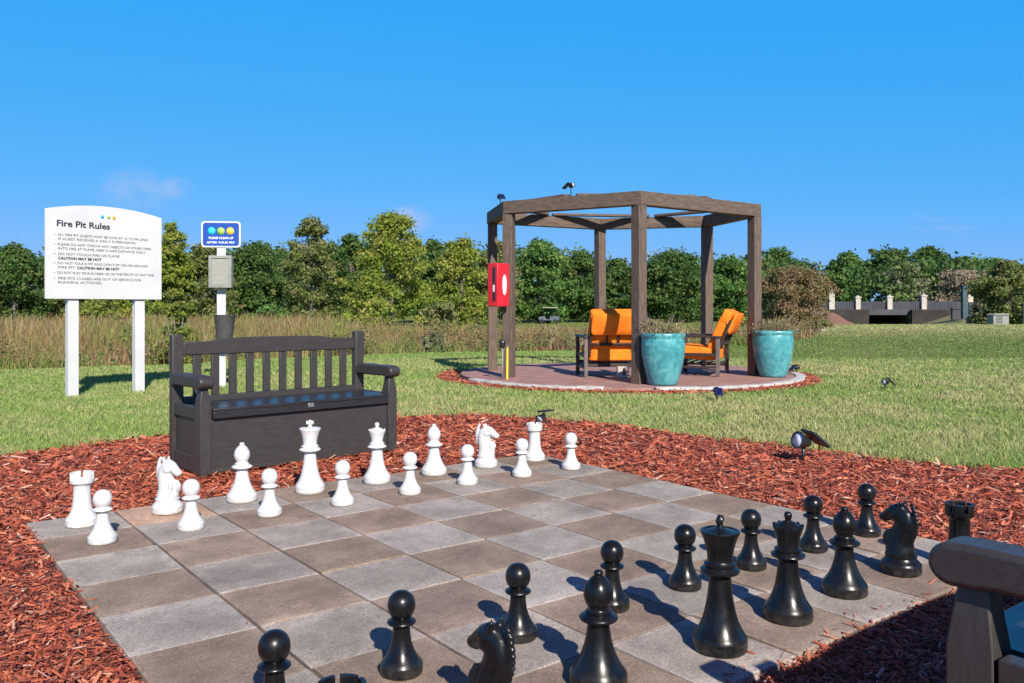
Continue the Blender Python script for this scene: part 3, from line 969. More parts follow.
def ell_sweep(mb, pts, seg=20):
    """pts: (x, z, half_depth_along_normal, half_width_y): elliptical sections swept in the xz plane"""
    P = [Vector((p[0], 0, p[1])) for p in pts]
    vs, fs = [], []
    for i, p in enumerate(P):
        d = (P[min(i + 1, len(P) - 1)] - P[max(i - 1, 0)]).normalized()
        nrm = Vector((d.z, 0, -d.x))
        for k in range(seg):
            a = 2 * PI * k / seg
            vs.append(p + nrm * (math.cos(a) * pts[i][2]) + Vector((0, math.sin(a) * pts[i][3], 0)))
    for i in range(len(P) - 1):
        for k in range(seg):
            k2 = (k + 1) % seg
            fs.append((i * seg + k, i * seg + k2, (i + 1) * seg + k2, (i + 1) * seg + k))
    fs.append(tuple(reversed(range(seg)))); fs.append(tuple((len(P) - 1) * seg + k for k in range(seg)))
    mb.add(vs, fs, 0, True)

def knight_head():
    mb = MB()
    # +x is the way the horse looks; chest bulges forward, crest arches behind
    ell_sweep(mb, [(0, .070, .050, .050), (.004, .095, .052, .044), (.004, .120, .050, .037), (-.004, .150, .045, .031), (-.012, .178, .041, .027), (-.014, .205, .038, .025), (-.006, .232, .034, .023), (.004, .250, .028, .021), (.010, .262, .016, .016)])
    # head: poll to muzzle
    ell_sweep(mb, [(-.012, .250, .020, .018), (.006, .248, .027, .023), (.026, .238, .027, .0225), (.044, .226, .022, .019), (.060, .214, .018, .0165), (.072, .205, .0175, .0165), (.079, .199, .012, .012)])
    # cheek
    for sy in (-1, 1):
        ell_sweep(mb, [(.004, .224 + .02, .01, .008), (.010, .224, .020, .010), (.016, .208, .012, .008)])
        mb.v[-60:] = [(x, y + sy * .018, z) for x, y, z in mb.v[-60:]]
        # ear
        mb.tube([(-.006, sy * .013, .262), (-.008, sy * .015, .278), (-.010, sy * .014, .292)], [.0085, .0075, .002], 8)
        # eye brow
        mb.tube([(.022, sy * .021, .246), (.034, sy * .020, .240)], [.006, .004], 8)
    # chin / lower jaw
    ell_sweep(mb, [(.030, .214, .012, .012), (.050, .203, .009, .011), (.064, .195, .008, .010)])
    # mane: a toothed ridge down the crest
    for t in np.linspace(0, 1, 11):
        zz = .268 - t * .150
        xx = -.018 - .034 * math.sin(PI * (t * .75 + .18)) - .012
        mb.tube([(xx + .012, 0, zz + .012), (xx - .002, 0, zz), (xx + .002, 0, zz - .012)], [.009, .008, .006], 8)
    # chest fold
    for sy in (-1, 1):
        mb.tube([(.036, sy * .020, .168), (.046, sy * .024, .138), (.042, sy * .030, .108)], [.006, .011, .006], 8)
    return remesh(mb, .0042, 'horse_head', M['white_piece'], 5)
HORSE = knight_head()

def make_piece(kind, color):
    mat = M['white_piece'] if color == 'white' else M['black_piece']
    root = empty('chess_' + kind, (0, 0, 0))
    if kind == 'king':
        MB().lathe(KING, 48).build('body', mat, root, sharp=50)
        # a rounded cross
        mb = MB()
        mb.tube([(0, 0, .366), (0, 0, .378), (0, 0, .386)], [.014, .011, .009], 14)
        mb.tube([(0, 0, .380), (0, 0, .392), (0, 0, .404), (0, 0, .413)], [.007, .0095, .0115, .006], 12)
        for sx in (-1, 1):
            mb.tube([(0, 0, .396), (sx * .010, 0, .397), (sx * .019, 0, .398), (sx * .022, 0, .398)], [.009, .010, .012, .007], 12)
        mb.build('cross', mat, root, sharp=60)
    elif kind == 'queen':
        MB().lathe(QUEEN, 48).build('body', mat, root, sharp=50)
        mb = MB()
        for k in range(9):
            a = 2 * PI * k / 9
            mb.lathe([(.001, .3145), (.0055, .3155), (.0068, .318), (.004, .3215), (.001, .322)], 10, (.0465 * math.cos(a), .0465 * math.sin(a), 0), cap=False)
        mb.build('coronet', mat, root, sharp=60)
    elif kind == 'bishop':
        mb = MB().lathe(BISHOP, 48)
        o = mb.build('body', mat, root, sharp=50)
        # mitre slot: shade in the cut painted as a dark strip round the head
        g = MB()
        n = 14
        vs = []
        for k in range(n + 1):
            a = -1.25 + 2.5 * k / n
            z = .262 + .020 * math.sin(PI * k / n)
            rr = np.interp(z, [p[1] for p in BISHOP[22:28]], [p[0] for p in BISHOP[22:28]]) + .0006
            vs += [(rr * math.cos(a), rr * math.sin(a), z - .0022), (rr * math.cos(a), rr * math.sin(a), z + .0022)]
        g.add(vs, [(2 * k, 2 * k + 2, 2 * k + 3, 2 * k + 1) for k in range(n)])
        g.build('slot_shade', M['grey_metal'] if color == 'white' else M['tyre'], root)
    elif kind == 'pawn':
        MB().lathe(PAWN, 44).build('body', mat, root, sharp=50)
    elif kind == 'rook':
        mb = MB().lathe(ROOK + [(.042, .224), (.041, .214), (.002, .212)], 48)
        mb.build('body', mat, root, sharp=40)
        mb = MB()
        for k in range(6):
            a0 = 2 * PI * k / 6 + .12; a1 = a0 + 2 * PI / 6 - .24
            vs, fs = [], []
            m_ = 6
            for j in range(m_ + 1):
                a = a0 + (a1 - a0) * j / m_
                for rr, z in ((.0545, .2235), (.0550, .250), (.0535, .256), (.0435, .256), (.042, .250), (.042, .2235)):
                    vs.append((rr * math.cos(a), rr * math.sin(a), z))
            for j in range(m_):
                for q in range(5):
                    fs.append((j * 6 + q, (j + 1) * 6 + q, (j + 1) * 6 + q + 1, j * 6 + q + 1))
            fs += [tuple(range(6)), tuple(m_ * 6 + q for q in reversed(range(6)))]
            mb.add(vs, fs, 0, True)
        mb.build('battlements', mat, root, sharp=40)
    else:
        MB().lathe(KNIGHT_BASE, 44).build('base', mat, root, sharp=50)
        me = HORSE.copy(); me.materials.clear(); me.materials.append(mat)
        h = bpy.data.objects.new('horse_head', me); COL.objects.link(h); h.parent = root; h.scale = (1.10, 1.15, 1.0)
    return root

RAD = {'king': .083, 'queen': .081, 'bishop': .081, 'pawn': .062, 'rook': .073, 'knight': .076}
def gp(px, yb, kind):
    d = F * CAMH / (yb - HZ) + RAD[kind] * .92
    return ((px - CX) * d / F, d)
WHITE = [
 ('rook', 82, 528.7, 'white rook on the pale corner square at the left end of the white back row'),
 ('knight', 167.5, 515.7, 'white knight standing on the pinkish square beside the left white rook'),
 ('bishop', 242, 504, 'white bishop in front of the left half of the bench box'),
 ('king', 310, 495, 'white king, tallest of the white pieces, in front of the bench box'),
 ('queen', 377, 485, 'white queen in front of the right end of the bench box'),
 ('bishop', 434, 476.5, 'white bishop against the red mulch between the white queen and a white knight'),
 ('knight', 486, 468.7, 'white knight next to the far right white rook'),
 ('rook', 534.5, 461.7, 'white rook on the far corner of the board, right end of the white back row'),
 ('pawn', 102.5, 546, 'white pawn in front of the left white rook, nearest the left edge of the board'),
 ('pawn', 191, 532, 'white pawn in front of the left white knight'),
 ('pawn', 269.5, 518, 'white pawn just right of the bishop before the bench'),
 ('pawn', 342.5, 507, 'white pawn between the white king and the white queen'),
 ('pawn', 410, 496, 'white pawn in front of the gap between the white queen and the right white bishop'),
 ('pawn', 467.5, 486, 'white pawn in front of the right white bishop'),
 ('pawn', 522, 478, 'white pawn overlapping the far right white rook'),
 ('pawn', 571, 470.5, 'white pawn at the far right edge of the board, rightmost white piece'),
]
BLACK = [
 ('pawn', 866.7, 538, 'black pawn beside the red mulch on the right edge, rightmost of the black pawns'),
 ('pawn', 813, 553.7, 'black pawn behind the black bishop and the black queen'),
 ('pawn', 751, 572, 'black pawn between the black king and the black queen'),
 ('pawn', 685, 592.5, 'black pawn just left of the black king'),
 ('pawn', 612, 614, 'black pawn partly hidden by the front black bishop'),
 ('pawn', 518, 644.5, 'black pawn behind the black knight that is cut by the bottom edge'),
 ('pawn', 401.5, 681.5, 'black pawn standing alone near the bottom edge, between two other black pawns'),
 ('king', 720, 659, 'black king, tallest of the black pieces, with a cross on its crown'),
 ('queen', 788, 627, 'black queen with a small ball on its crown, right of the black king'),
 ('bishop', 844.5, 600, 'black bishop between the black queen and the right black knight'),
 ('knight', 901, 578, 'black knight near the right corner of the board, facing the white side'),
]
BLACK_XY = [
 ('pawn', -.603, 2.14, 'leftmost black pawn, its base cut off by the bottom edge'),
 ('rook', -.363, 1.79, 'black rook of which only the top shows at the bottom edge'),
 ('knight', -.045, 2.09, 'black knight cut by the bottom edge, between two black pawns'),
 ('bishop', .243, 2.37, 'black bishop at the bottom edge in front of a black pawn'),
 ('rook', 1.83, 3.45, 'black rook partly hidden by the arm of the near bench'),
]
protos = {}
def place_piece(kind, color, x, y, label):
    if (kind, color) not in protos:
        o = make_piece(kind, color); protos[(kind, color)] = o
    else:
        o = copy_tree(protos[(kind, color)])
    o.location = (x, y, .0012)
    fdir = (math.atan2(BV[1], BV[0]) if color == 'white' else math.atan2(-BV[1], -BV[0]))
    if kind == 'knight':
        rz = fdir + (random.uniform(-.15, .15)) + (.6 if color == 'white' else 0)
    elif kind == 'king':
        rz = (0.1 if color == 'white' else 1.25)
    elif kind == 'bishop':
        rz = fdir + random.uniform(.2, .9)
    else:
        rz = random.uniform(0, 6.28)
    o.rotation_euler = (0, 0, rz)
    tag(o, label, 'chess piece', 'giant %s chess pieces' % color)
for k, px, yb, lab in WHITE:
    x, y = gp(px, yb, k); place_piece(k, 'white', x, y, lab)
for k, px, yb, lab in BLACK:
    x, y = gp(px, yb, k); place_piece(k, 'black', x, y, lab)
for k, x, y, lab in BLACK_XY:
    place_piece(k, 'black', x, y, lab)

# ------------------------------------------------------------------ storage benches
BL, BD = 1.51, .51      # length and depth over the legs
def make_bench():
    """local: x along the bench (0 = left seen from its front), front at y=0, back at y=+BD"""
    root = empty('storage_bench', (0, 0, 0))
    v, h = M['resin_v'], M['resin']
    LW, LD = .078, .095
    def leg_front(x0):
        mb = MB()
        # tapering under the arm
        prof = [(0, 0), (LW, 0), (LW, .44), (LW - .012, .53), (LW - .019, .575), (.019, .575), (.012, .53), (0, .44)]
        mb.prism([(x0 + a, b) for a, b in prof], 'y', 0, LD)
        o = mb.build('leg', v, root, bevel=.007)
        # pull in the depth at the top as well
        for q in o.data.vertices:
            t = max(0, (q.co.z - .44) / .135)
            q.co.y = LD / 2 + (q.co.y - LD / 2) * (1 - .42 * t)
        return o
    for x0 in (0, BL - LW):
        leg_front(x0)
        mb = MB(); mb.box((x0 + LW / 2, BD - .03, .445), (LW, .06, .89)); mb.build('rear_post', v, root, bevel=.006)
    # arms: shallow S, scrolled nose
    for x0 in (-.012, BL - LW - .004):
        AW = LW + .016
        top = [(BD - .062, .628), (.42, .638), (.33, .642), (.22, .637), (.10, .640), (.05, .640)] + [(.018 - .048 * math.sin(PI * q / 12), .5955 + .0425 * math.cos(PI * q / 12)) for q in range(13)] + [(.05, .5555), (.10, .562), (.22, .560), (.33, .560), (.42, .560), (BD - .062, .556)]
        mb = MB(); mb.prism(top, 'x', x0, x0 + AW)
        mb.build('arm', h, root, bevel=.012, seg=3)
    # side frames and panels
    for x0 in (.010, BL - .010 - .05):
        mb = MB()
        mb.box((x0 + .025, (LD + BD - .06) / 2, .395), (.05, BD - .06 - LD + .002, .075))
        mb.build('side_rail', h, root, bevel=.004)
        mb = MB()
        mb.box((x0 + .025, (LD + BD - .06) / 2, .065), (.05, BD - .06 - LD + .002, .11))
        mb.build('side_rail', h, root, bevel=.004)
        mb = MB(); mb.box((x0 + .025, (LD + BD - .06) / 2, .24), (.022, BD - .06 - LD, .27)); mb.build('side_panel', v, root)
    # front and back of the box, with shallow plank grooves
    mb = MB()
    npl = 1
    mb.box((BL / 2, .030, .185), (BL - 2 * LW + .004, .022, .345))
    mb.box((BL / 2, .026, .022), (BL - 2 * LW + .004, .026, .024))
    mb.build('front_panel', h, root, bevel=.003)
    mb = MB(); mb.box((BL / 2, BD - .04, .22), (BL - 2 * LW + .004, .02, .40)); mb.build('back_panel', h, root)
    mb = MB(); mb.box((BL / 2, .28, .030), (BL - 2 * LW, .46, .02)); mb.build('floor_panel', h, root)
    # lid with an apron lip
    mb = MB()
    mb.box((BL / 2, (BD - .053) / 2 - .008, .420), (BL - 2 * LW - .008, BD - .053 + .014, .022))
    mb.box((BL / 2, .004, .388), (BL - 2 * LW - .008, .030, .052))
    lid = mb.build('seat_lid', M['lid'], root, bevel=.006)
    mb = MB(); mb.box((BL / 2 + .02, -.016, .400), (.045, .012, .030)); mb.build('latch', M['steel'], lid, bevel=.003)
    # backrest: ten slats between the lower rail and an arched top rail
    back = MB()
    n = 24
    xs = [LW + (BL - 2 * LW) * i / n for i in range(n + 1)]
    def arch(x):
        t = (x - LW) / (BL - 2 * LW)
        return 0.840 + .022 * max(0, 1 - (abs(t - .5) / .36) ** 6) * (1 - .15 * abs(t - .5)) + .004 * math.sin(PI * t)
    poly = [(x, .752) for x in xs] + [(x, arch(x)) for x in reversed(xs)]
    back.prism(poly, 'y', BD - .052, BD - .016)
    back.build('top_rail', h, root, bevel=.006)
    mb = MB(); mb.box((BL / 2, BD - .034, .441), (BL - 2 * LW, .044, .056)); mb.build('lower_rail', h, root, bevel=.004)
    for i in range(10):
        x = LW + (BL - 2 * LW) * (i + .78) / 10.56
        mb = MB(); mb.box((x, BD - .034, .612), (.056, .022, .284)); mb.build('slat', v, root, bevel=.004)
    return root
def bench_frame(o, p_left, ang):
    o.location = (p_left[0], p_left[1], -.015); o.rotation_euler = (0, 0, ang)
bench = make_bench()
fl = ground(200, 475.5)
bench_frame(bench, fl, R(43))
tag(bench, 'dark brown slatted storage bench facing the white chess pieces, standing on red mulch', 'bench', 'storage benches')
near = copy_tree(bench)
tag(near, 'dark storage bench cut by the right edge, its arm and leg in the foreground', 'bench', 'storage benches')

# ------------------------------------------------------------------ text
def text_mesh(body, size, align='LEFT', bold=0.0, spacing=1.0):
    cu = bpy.data.curves.new('t', 'FONT')
    cu.body = body; cu.size = size; cu.align_x = align; cu.extrude = .0012; cu.offset = bold
    cu.space_character = spacing
    cu.resolution_u = 3
    o = bpy.data.objects.new('t', cu); COL.objects.link(o)
    dg = bpy.context.evaluated_depsgraph_get(); dg.update()
    me = bpy.data.meshes.new_from_object(o.evaluated_get(dg))
    bpy.data.objects.remove(o); bpy.data.curves.remove(cu)
    return me

def put_text(name, rows, mat, parent, y):
    """rows: (text, x, z, size, align, bold, width): joined into ONE lettering mesh on the plane y, facing -y"""
    mb = MB()
    for tx, x, z, size, al, bold, width in rows:
        me = text_mesh(tx, size, al, bold)
        xs = [q.co.x for q in me.vertices]
        k = 1.0
        if width and xs:
            k = width / (max(xs) - min(xs))
        mb.add([(x + q.co.x * k, y - q.co.z, z + q.co.y) for q in me.vertices], [tuple(p.vertices) for p in me.polygons])
        bpy.data.meshes.remove(me)
    return mb.build(name, mat, parent)

# ------------------------------------------------------------------ fire pit rules sign
def rules_sign():
    a = np.array(ground(72, 394.5)); b = np.array(ground(138.5, 389.5))
    ang = math.atan2(b[1] - a[1], b[0] - a[0])
    span = float(np.hypot(*(b - a)))
    root = empty('information_sign', (a[0], a[1], -.03), ang, 'white arched fire pit rules sign on two white posts standing in the lawn', 'sign')
    for x in (0, span):
        mb = MB(); mb.box((x, 0, .70), (.125, .09, 1.52)); mb.build('post', M['white_paint'], root, bevel=.004)
    x0, x1 = -.335, span + .275
    W = x1 - x0
    zb = 1.20
    pts = [(x0, zb), (x1, zb)]
    for i in range(25):
        t = i / 24
        x = x1 - W * t
        z = 2.275 + .085 * (1 - (2 * t - 1) ** 2) + (.02 if False else 0)
        pts.append((x, z))
    mb = MB(); mb.prism(pts, 'y', -.075, -.045)
    board_ = mb.build('sign_board', M['white_paint'], root, bevel=.003)
    y = -.0765
    def X(t): return x0 + W * t
    ztop = 2.36
    def Z(t): return ztop - (ztop - zb) * t
    put_text('heading', [('Fire Pit Rules', X(.085), Z(.245), .105, 'LEFT', .0028, W * .44)], M['ink'], board_, y)
    rows = [
     ('•  ALL FIRE PIT GUESTS MUST BE LOW AT 10 TO PM, AND', .066, .345, .80), ('IF GUEST RECEIVES A DAILY SUPERVISION.', .098, .388, .66),
     ('•  PLEASE DO NOT THROW ANY OBJECTS OR OTHER ITEMS', .066, .445, .83), ('INTO FIRE AT FLAME. KEEP A SAFE DISTANCE ONLY.', .098, .488, .75),
     ('•  DO NOT TOUCH FIRE OR FLAME.', .066, .545, .55),
     ('•  DO NOT TOUCH PIT AND DON\'T SIT ON OR AROUND', .066, .640, .80), ('FIRE PIT.', .098, .683, .14),
     ('•  DO NOT PLAY OR RUN NEAR OR ON THE FIRE PIT AT ANY TIME.', .066, .740, .86),
     ('•  FIRE PITS CLOSED ARE OUT OF SERVICE FOR', .066, .798, .74), ('RUNNING ACTIVITIES.', .098, .840, .36)]
    put_text('rules_text', [(t, X(x), Z(z), .042, 'LEFT', 0.0, W * w) for t, x, z, w in rows], M['ink_grey'], board_, y)
    put_text('warning_text', [('CAUTION MAY BE HOT', X(.098), Z(.590), .044, 'LEFT', .0016, W * .36)], M['ink'], board_, y)
    put_text('warning_text', [('CAUTION MAY BE HOT', X(.25), Z(.685), .044, 'LEFT', .0016, W * .36)], M['ink'], board_, y)
    for i, (t, m) in enumerate(((.462, 'dot_blue'), (.517, 'dot_green'), (.562, 'dot_orange'))):
        mb = MB(); mb.lathe([(.001, 0), (.021, 0), (.021, .002), (.001, .002)], 18, (X(t), y + .0005, Z(.115)), mat=Matrix.Rotation(PI / 2, 3, 'X'), cap=False)
        mb.build('logo_dot', M[m], board_)
rules_sign()

# ------------------------------------------------------------------ dog waste station
def station():
    d = 11.7
    x, _ = at(221.5, d)
    root = empty('pet_waste_station', (x, d, -.03), R(6), 'white post with blue plate, grey dispenser and dark bin behind the storage bench', 'waste station')
    k = d / F
    Zp = lambda py: zat(py, d) + .03
    mb = MB(); mb.box((0, .0, (Zp(224)) / 2), (.125 * .95, .03, Zp(224))); mb.build('post', M['white_paint'], root, bevel=.003)
    z0, z1 = Zp(247.5), Zp(221.5)
    w = .53
    def rrect(w, z0, z1, r):
        pts = []
        for cx, cz, a0 in ((w / 2 - r, z1 - r, 0), (-w / 2 + r, z1 - r, 90), (-w / 2 + r, z0 + r, 180), (w / 2 - r, z0 + r, 270)):
            for q in range(5):
                a = R(a0 + 22.5 * q); pts.append((cx + r * math.cos(a), cz + r * math.sin(a)))
        return pts
    mb = MB(); mb.prism(rrect(w, z0, z1, .045), 'y', -.030, -.020); pl = mb.build('plate_rim', M['white_paint'], root)
    mb = MB(); mb.prism(rrect(w - .045, z0 + .022, z1 - .022, .035), 'y', -.034, -.0305); bl = mb.build('blue_plate', M['sign_blue'], pl)
    for xx, m in ((-.125, 'dot_cyan'), (.0, 'dot_green'), (.125, 'dot_yellow')):
        mb = MB(); mb.lathe([(.001, 0), (.052, 0), (.052, .002), (.001, .002)], 22, (xx, -.0345, z0 + .225), mat=Matrix.Rotation(PI / 2, 3, 'X'), cap=False); mb.build('logo_dot', M[m], pl)
    put_text('plate_text', [('PLEASE CLEAN UP', -.165, z0 + .115, .042, 'LEFT', .001, .33), ('AFTER YOUR PET', -.19, z0 + .055, .036, 'LEFT', .001, .38)], M['label_white'], pl, -.035)
    # dispenser box: tray frame round a pale panel
    zb, zt = Zp(288), Zp(256)
    mb = MB()
    bw = .305
    mb.box((.012, -.075, (zb + zt) / 2), (bw, .10, zt - zb))
    ds = mb.build('bag_dispenser', M['grey_metal'], root, bevel=.008)
    mb = MB()
    mb.box((.012 + -bw / 2 + .018, -.135, (zb + zt) / 2), (.036, .02, zt - zb)); mb.box((.012 + bw / 2 - .018, -.135, (zb + zt) / 2), (.036, .02, zt - zb))
    mb.box((.012, -.135, zt - .02), (bw - .072, .02, .04)); mb.box((.012, -.135, zb + .02), (bw - .072, .02, .04))
    mb.build('dispenser_frame', M['grey_metal'], ds, bevel=.004)
    mb = MB(); mb.box((.012, -.129, (zb + zt) / 2), (bw - .075, .006, zt - zb - .085)); mb.build('dispenser_panel', M['screen'], ds)
    # bin, seen above the bench rail
    zc = Zp(315)
    mb = MB(); mb.lathe([(.08, zc - .40), (.10, zc - .39), (.140, zc - .02), (.150, zc), (.143, zc + .004), (.132, zc - .02), (.095, zc - .35), (.02, zc - .35)], 24, (.085, -.18, 0))
    mb.build('waste_bin', M['grey_dark'], root, sharp=40)
    mb = MB(); mb.box((0, -.05, zc - .10), (.05, .14, .04)); mb.build('bin_bracket', M['grey_dark'], root)
station()

# ------------------------------------------------------------------ fire pit patio
def patio():
    m, nt, b = new_mat('brick_paving')
    tc = N(nt, 'ShaderNodeTexCoord')
    mp = N(nt, 'ShaderNodeMapping'); mp.inputs['Rotation'].default_value = (0, 0, .6)
    nt.links.new(tc.outputs['Object'], mp.inputs[0])
    br = N(nt, 'ShaderNodeTexBrick')
    br.inputs['Scale'].default_value = 1.0
    br.inputs['Brick Width'].default_value = .21; br.inputs['Row Height'].default_value = .105; br.inputs['Mortar Size'].default_value = .006
    br.inputs['Color1'].default_value = (.27, .130, .105, 1); br.inputs['Color2'].default_value = (.35, .19, .155, 1); br.inputs['Mortar'].default_value = (.30, .24, .20, 1)
    nt.links.new(mp.outputs[0], br.inputs['Vector'])
    c = mix(nt, .5, br.outputs['Color'], ramp(nt, noise(nt, 3, 5, .6), [(.3, (.7, .66, .66)), (.7, (1.35, 1.3, 1.3))]), 'MULTIPLY')
    nt.links.new(c, b.inputs['Base Color']); b.inputs['Roughness'].default_value = .85
    mb = MB()
    n = 72
    pts = [((PR - .10) * math.cos(2 * PI * k / n), (PR - .10) * math.sin(2 * PI * k / n)) for k in range(n)]
    mb.prism(pts, 'z', -.06, .022)
    o = mb.build('brick_patio', m); o.location = (PC[0], PC[1], 0)
    tag(o, 'round reddish brick patio under the pergola', 'patio', kind='structure')
    # pale stone edging: individual blocks round the rim
    r = random.Random(9)
    root = empty('stone_edging', (PC[0], PC[1], 0), 0, 'broken ring of whitish edging stones around the brick patio', 'edging')
    a = R(-152)
    while a < R(-6):
        ln = r.uniform(.26, .40)
        da = ln / PR
        deg = math.degrees(a)
        if not (-103 < deg < -92) and not (-145 < deg < -141):
            mb = MB()
            vs = []
            k = 4
            h = r.uniform(.028, .042)
            for j in range(k + 1):
                t = a + da * .985 * j / k
                for rr, z in ((PR - .098, -.05), (PR + .055 + r.uniform(-.012, .012), -.05), (PR + .050, h), (PR - .096, h + r.uniform(-.004, .004))):
                    vs.append((rr * math.cos(t), rr * math.sin(t), z))
            fs = []
            for j in range(k):
                for q in range(4):
                    fs.append((j * 4 + q, (j + 1) * 4 + q, (j + 1) * 4 + (q + 1) % 4, j * 4 + (q + 1) % 4))
            fs += [(0, 1, 2, 3), (k * 4 + 3, k * 4 + 2, k * 4 + 1, k * 4)]
            mb.add(vs, fs); mb.build('edging_stone', M['stone_white'], root, bevel=.008)
        a += da
    # mulch ring floor
    mb = MB()
    vs, fs = [], []
    n = 90
    for k in range(n):
        a = R(-196) + R(218) * k / (n - 1)
        t = min(1, k / 8, (n - 1 - k) / 8)
        ro = PR + .02 + (RINGR - PR + .03 * math.sin(k * 1.7) + .02 * math.sin(k * .6)) * t
        vs += [((PR - .05) * math.cos(a), (PR - .05) * math.sin(a), -.022), (ro * math.cos(a), ro * math.sin(a), -.022)]
    fs = [(2 * k, 2 * k + 1, 2 * k + 3, 2 * k + 2) for k in range(n - 1)]
    mb.add(vs, fs)
    o = mb.build('mulch_ring', M['mulch']); o.location = (PC[0], PC[1], 0)
    tag(o, 'narrow ring of red mulch around the patio edging', 'mulch bed', kind='structure')
patio()

# ------------------------------------------------------------------ pergola
PH = 2.66
def on_top(px, top):
    d = F * (PH - CAMH) / (HZ - top); return np.array(at(px, d))
POSTS = [on_top(509, 201.5), on_top(639, 191.5), on_top(754.5, 204.5), on_top(707, 216.0), on_top(600, 219.0), on_top(492.5, 212.5)]
def pergola():
    c = np.mean(POSTS, 0)
    root = empty('pergola', (c[0], c[1], 0), 0, 'open hexagonal pergola of brown timber posts and beams over the brick patio', 'pergola')
    P = [p - c for p in POSTS]
    for i, p in enumerate(P):
        ang = math.atan2(p[1], p[0])
        ang = {0: R(-22), 1: R(38), 2: R(30), 3: R(20), 4: R(30), 5: R(5)}[i]
        mb = MB(); mb.box((0, 0, (PH - .19 + .02) / 2), (.152, .152, PH - .19 - .02))
        o = mb.build('post', M['timber'], root, bevel=.006); o.location = (p[0], p[1], 0); o.rotation_euler = (0, 0, ang)
    def horiz(name, a, b, w, h, z, bev=.006):
        a = np.array(a); b = np.array(b)
        mid = (a + b) / 2; ln = np.hypot(*(b - a))
        mb = MB(); mb.box((0, 0, 0), (ln, w, h))
        o = mb.build(name, M['timber_h'], root, bevel=bev)
        o.location = (mid[0], mid[1], z); o.rotation_euler = (0, 0, math.atan2(b[1] - a[1], b[0] - a[0]))
        return o
    Q = [p * 1.0 for p in P]
    mids = []
    for i in range(6):
        a, b = Q[i], Q[(i + 1) % 6]
        # mitred hexagon beam: prism between the outer and inner corner points
        def off(p, s):
            return p * (1 + s / np.hypot(*p))
        quad = [off(a, .10), off(b, .10), off(b, -.09), off(a, -.09)]
        mid = (a + b) / 2
        e = (b - a); ln = np.hypot(*e); e = e / ln; nn = np.array([-e[1], e[0]])
        loc = [((q - mid) @ e, (q - mid) @ nn) for q in quad]
        loc = [(u * .9985, v_) for u, v_ in loc]
        mb = MB(); mb.prism(loc, 'z', PH - .19, PH)
        o = mb.build('beam', M['timber_h'], root, bevel=.005)
        o.location = (mid[0], mid[1], 0); o.rotation_euler = (0, 0, math.atan2(e[1], e[0]))
        mids.append(mid)
    for i in range(6):
        a, b = mids[i], mids[(i + 1) % 6]
        e = (b - a) / np.hypot(*(b - a))
        horiz('brace', a + e * .075, b - e * .075, .14, .042, PH + .0225)
    return c, mids
PCEN, PMID = pergola()

# ------------------------------------------------------------------ solar spotlights
def make_spot():
    """stands at its stake foot; lens looks along -y; the panel tilts behind it"""
    root = empty('solar_spotlight', (0, 0, 0))
    mb = MB(); mb.tube([(0, 0, -.05), (0, 0, .12)], [.008, .011], 8); mb.build('stake', M['black_lamp'], root)
    mb = MB(); mb.tube([(0, .0, .10), (0, .01, .135)], .016, 10); mb.build('joint', M['black_lamp'], root)
    rot = Matrix.Rotation(R(72), 3, 'X')
    mb = MB(); mb.lathe([(.02, -.075), (.030, -.070), (.040, -.02), (.052, .012), (.054, .022), (.047, .022), (.045, .012), (.002, .011)], 22, (0, -.03, .155), mat=rot)
    hd = mb.build('lamp_head', M['black_lamp'], root, sharp=40)
    mb = MB(); mb.lathe([(.001, 0), (.044, 0), (.043, .004), (.001, .006)], 20, Vector((0, -.03, .155)) + rot @ Vector((0, 0, .0125)), mat=rot, cap=False); mb.build('lens', M['lens'], hd)
    ro = Matrix.Rotation(R(-40), 3, 'X')
    mb = MB(); mb.box((0, .095, .150), (.125, .165, .018), ro); pn = mb.build('panel_housing', M['black_lamp'], root, bevel=.006)
    mb = MB(); mb.box(Vector((0, .095, .150)) + ro @ Vector((0, 0, .0105)), (.112, .150, .003), ro); mb.build('solar_cell', M['panel'], pn)
    mb = MB(); mb.tube([(0, .0, .12), (0, .06, .155)], .012, 8); mb.build('panel_arm', M['black_lamp'], root)
    return root
spot = make_spot()
g_ = 'black solar spotlights'
def put_spot(o, x, y, z, rz, s, label, tilt=(0, 0)):
    o.location = (x, y, z); o.rotation_euler = (tilt[0], tilt[1], rz); o.scale = (s, s, s)
    tag(o, label, 'spotlight', g_)
x, y = ground(548, 424); put_spot(spot, x, y, -.02, R(-40), .80, 'black solar spotlight on the mulch edge between bench and pergola, lens towards the board', (R(40), R(-6)))
SPOTS = [
 (*ground(803, 459.5), -.03, R(-66), 1.12, 'black solar spotlight leaning on the mulch at right, its lens facing the board', (R(4), R(6))),
 (*ground(717, 399), -.03, R(178), .8, 'small black solar spotlight in the lawn in front of the left turquoise pot', (0, 0)),
 (*ground(884, 387.5), -.03, R(-70), .8, 'small black solar spotlight alone in the lawn at far right', (R(5), R(25))),
 (*ground(797, 373), -.03, R(120), .8, 'black solar spotlight just right of the right turquoise pot', (0, R(10))),
]
for x, y, z, rz, s, lab, tl in SPOTS:
    put_spot(copy_tree(spot), x, y, z, rz, s, lab, tl)
for mid, lab, rz in ((PMID[0], 'black solar spotlight on top of the front left pergola beam', R(60)), (PMID[5], 'black solar spotlight at the left corner on top of the pergola', R(200)), (PMID[4], 'black solar spotlight on the rear left pergola beam, seen under the front beam', R(10))):
    p = mid + PCEN
    put_spot(copy_tree(spot), p[0], p[1], PH + .045, rz, .78, lab, (0, 0))

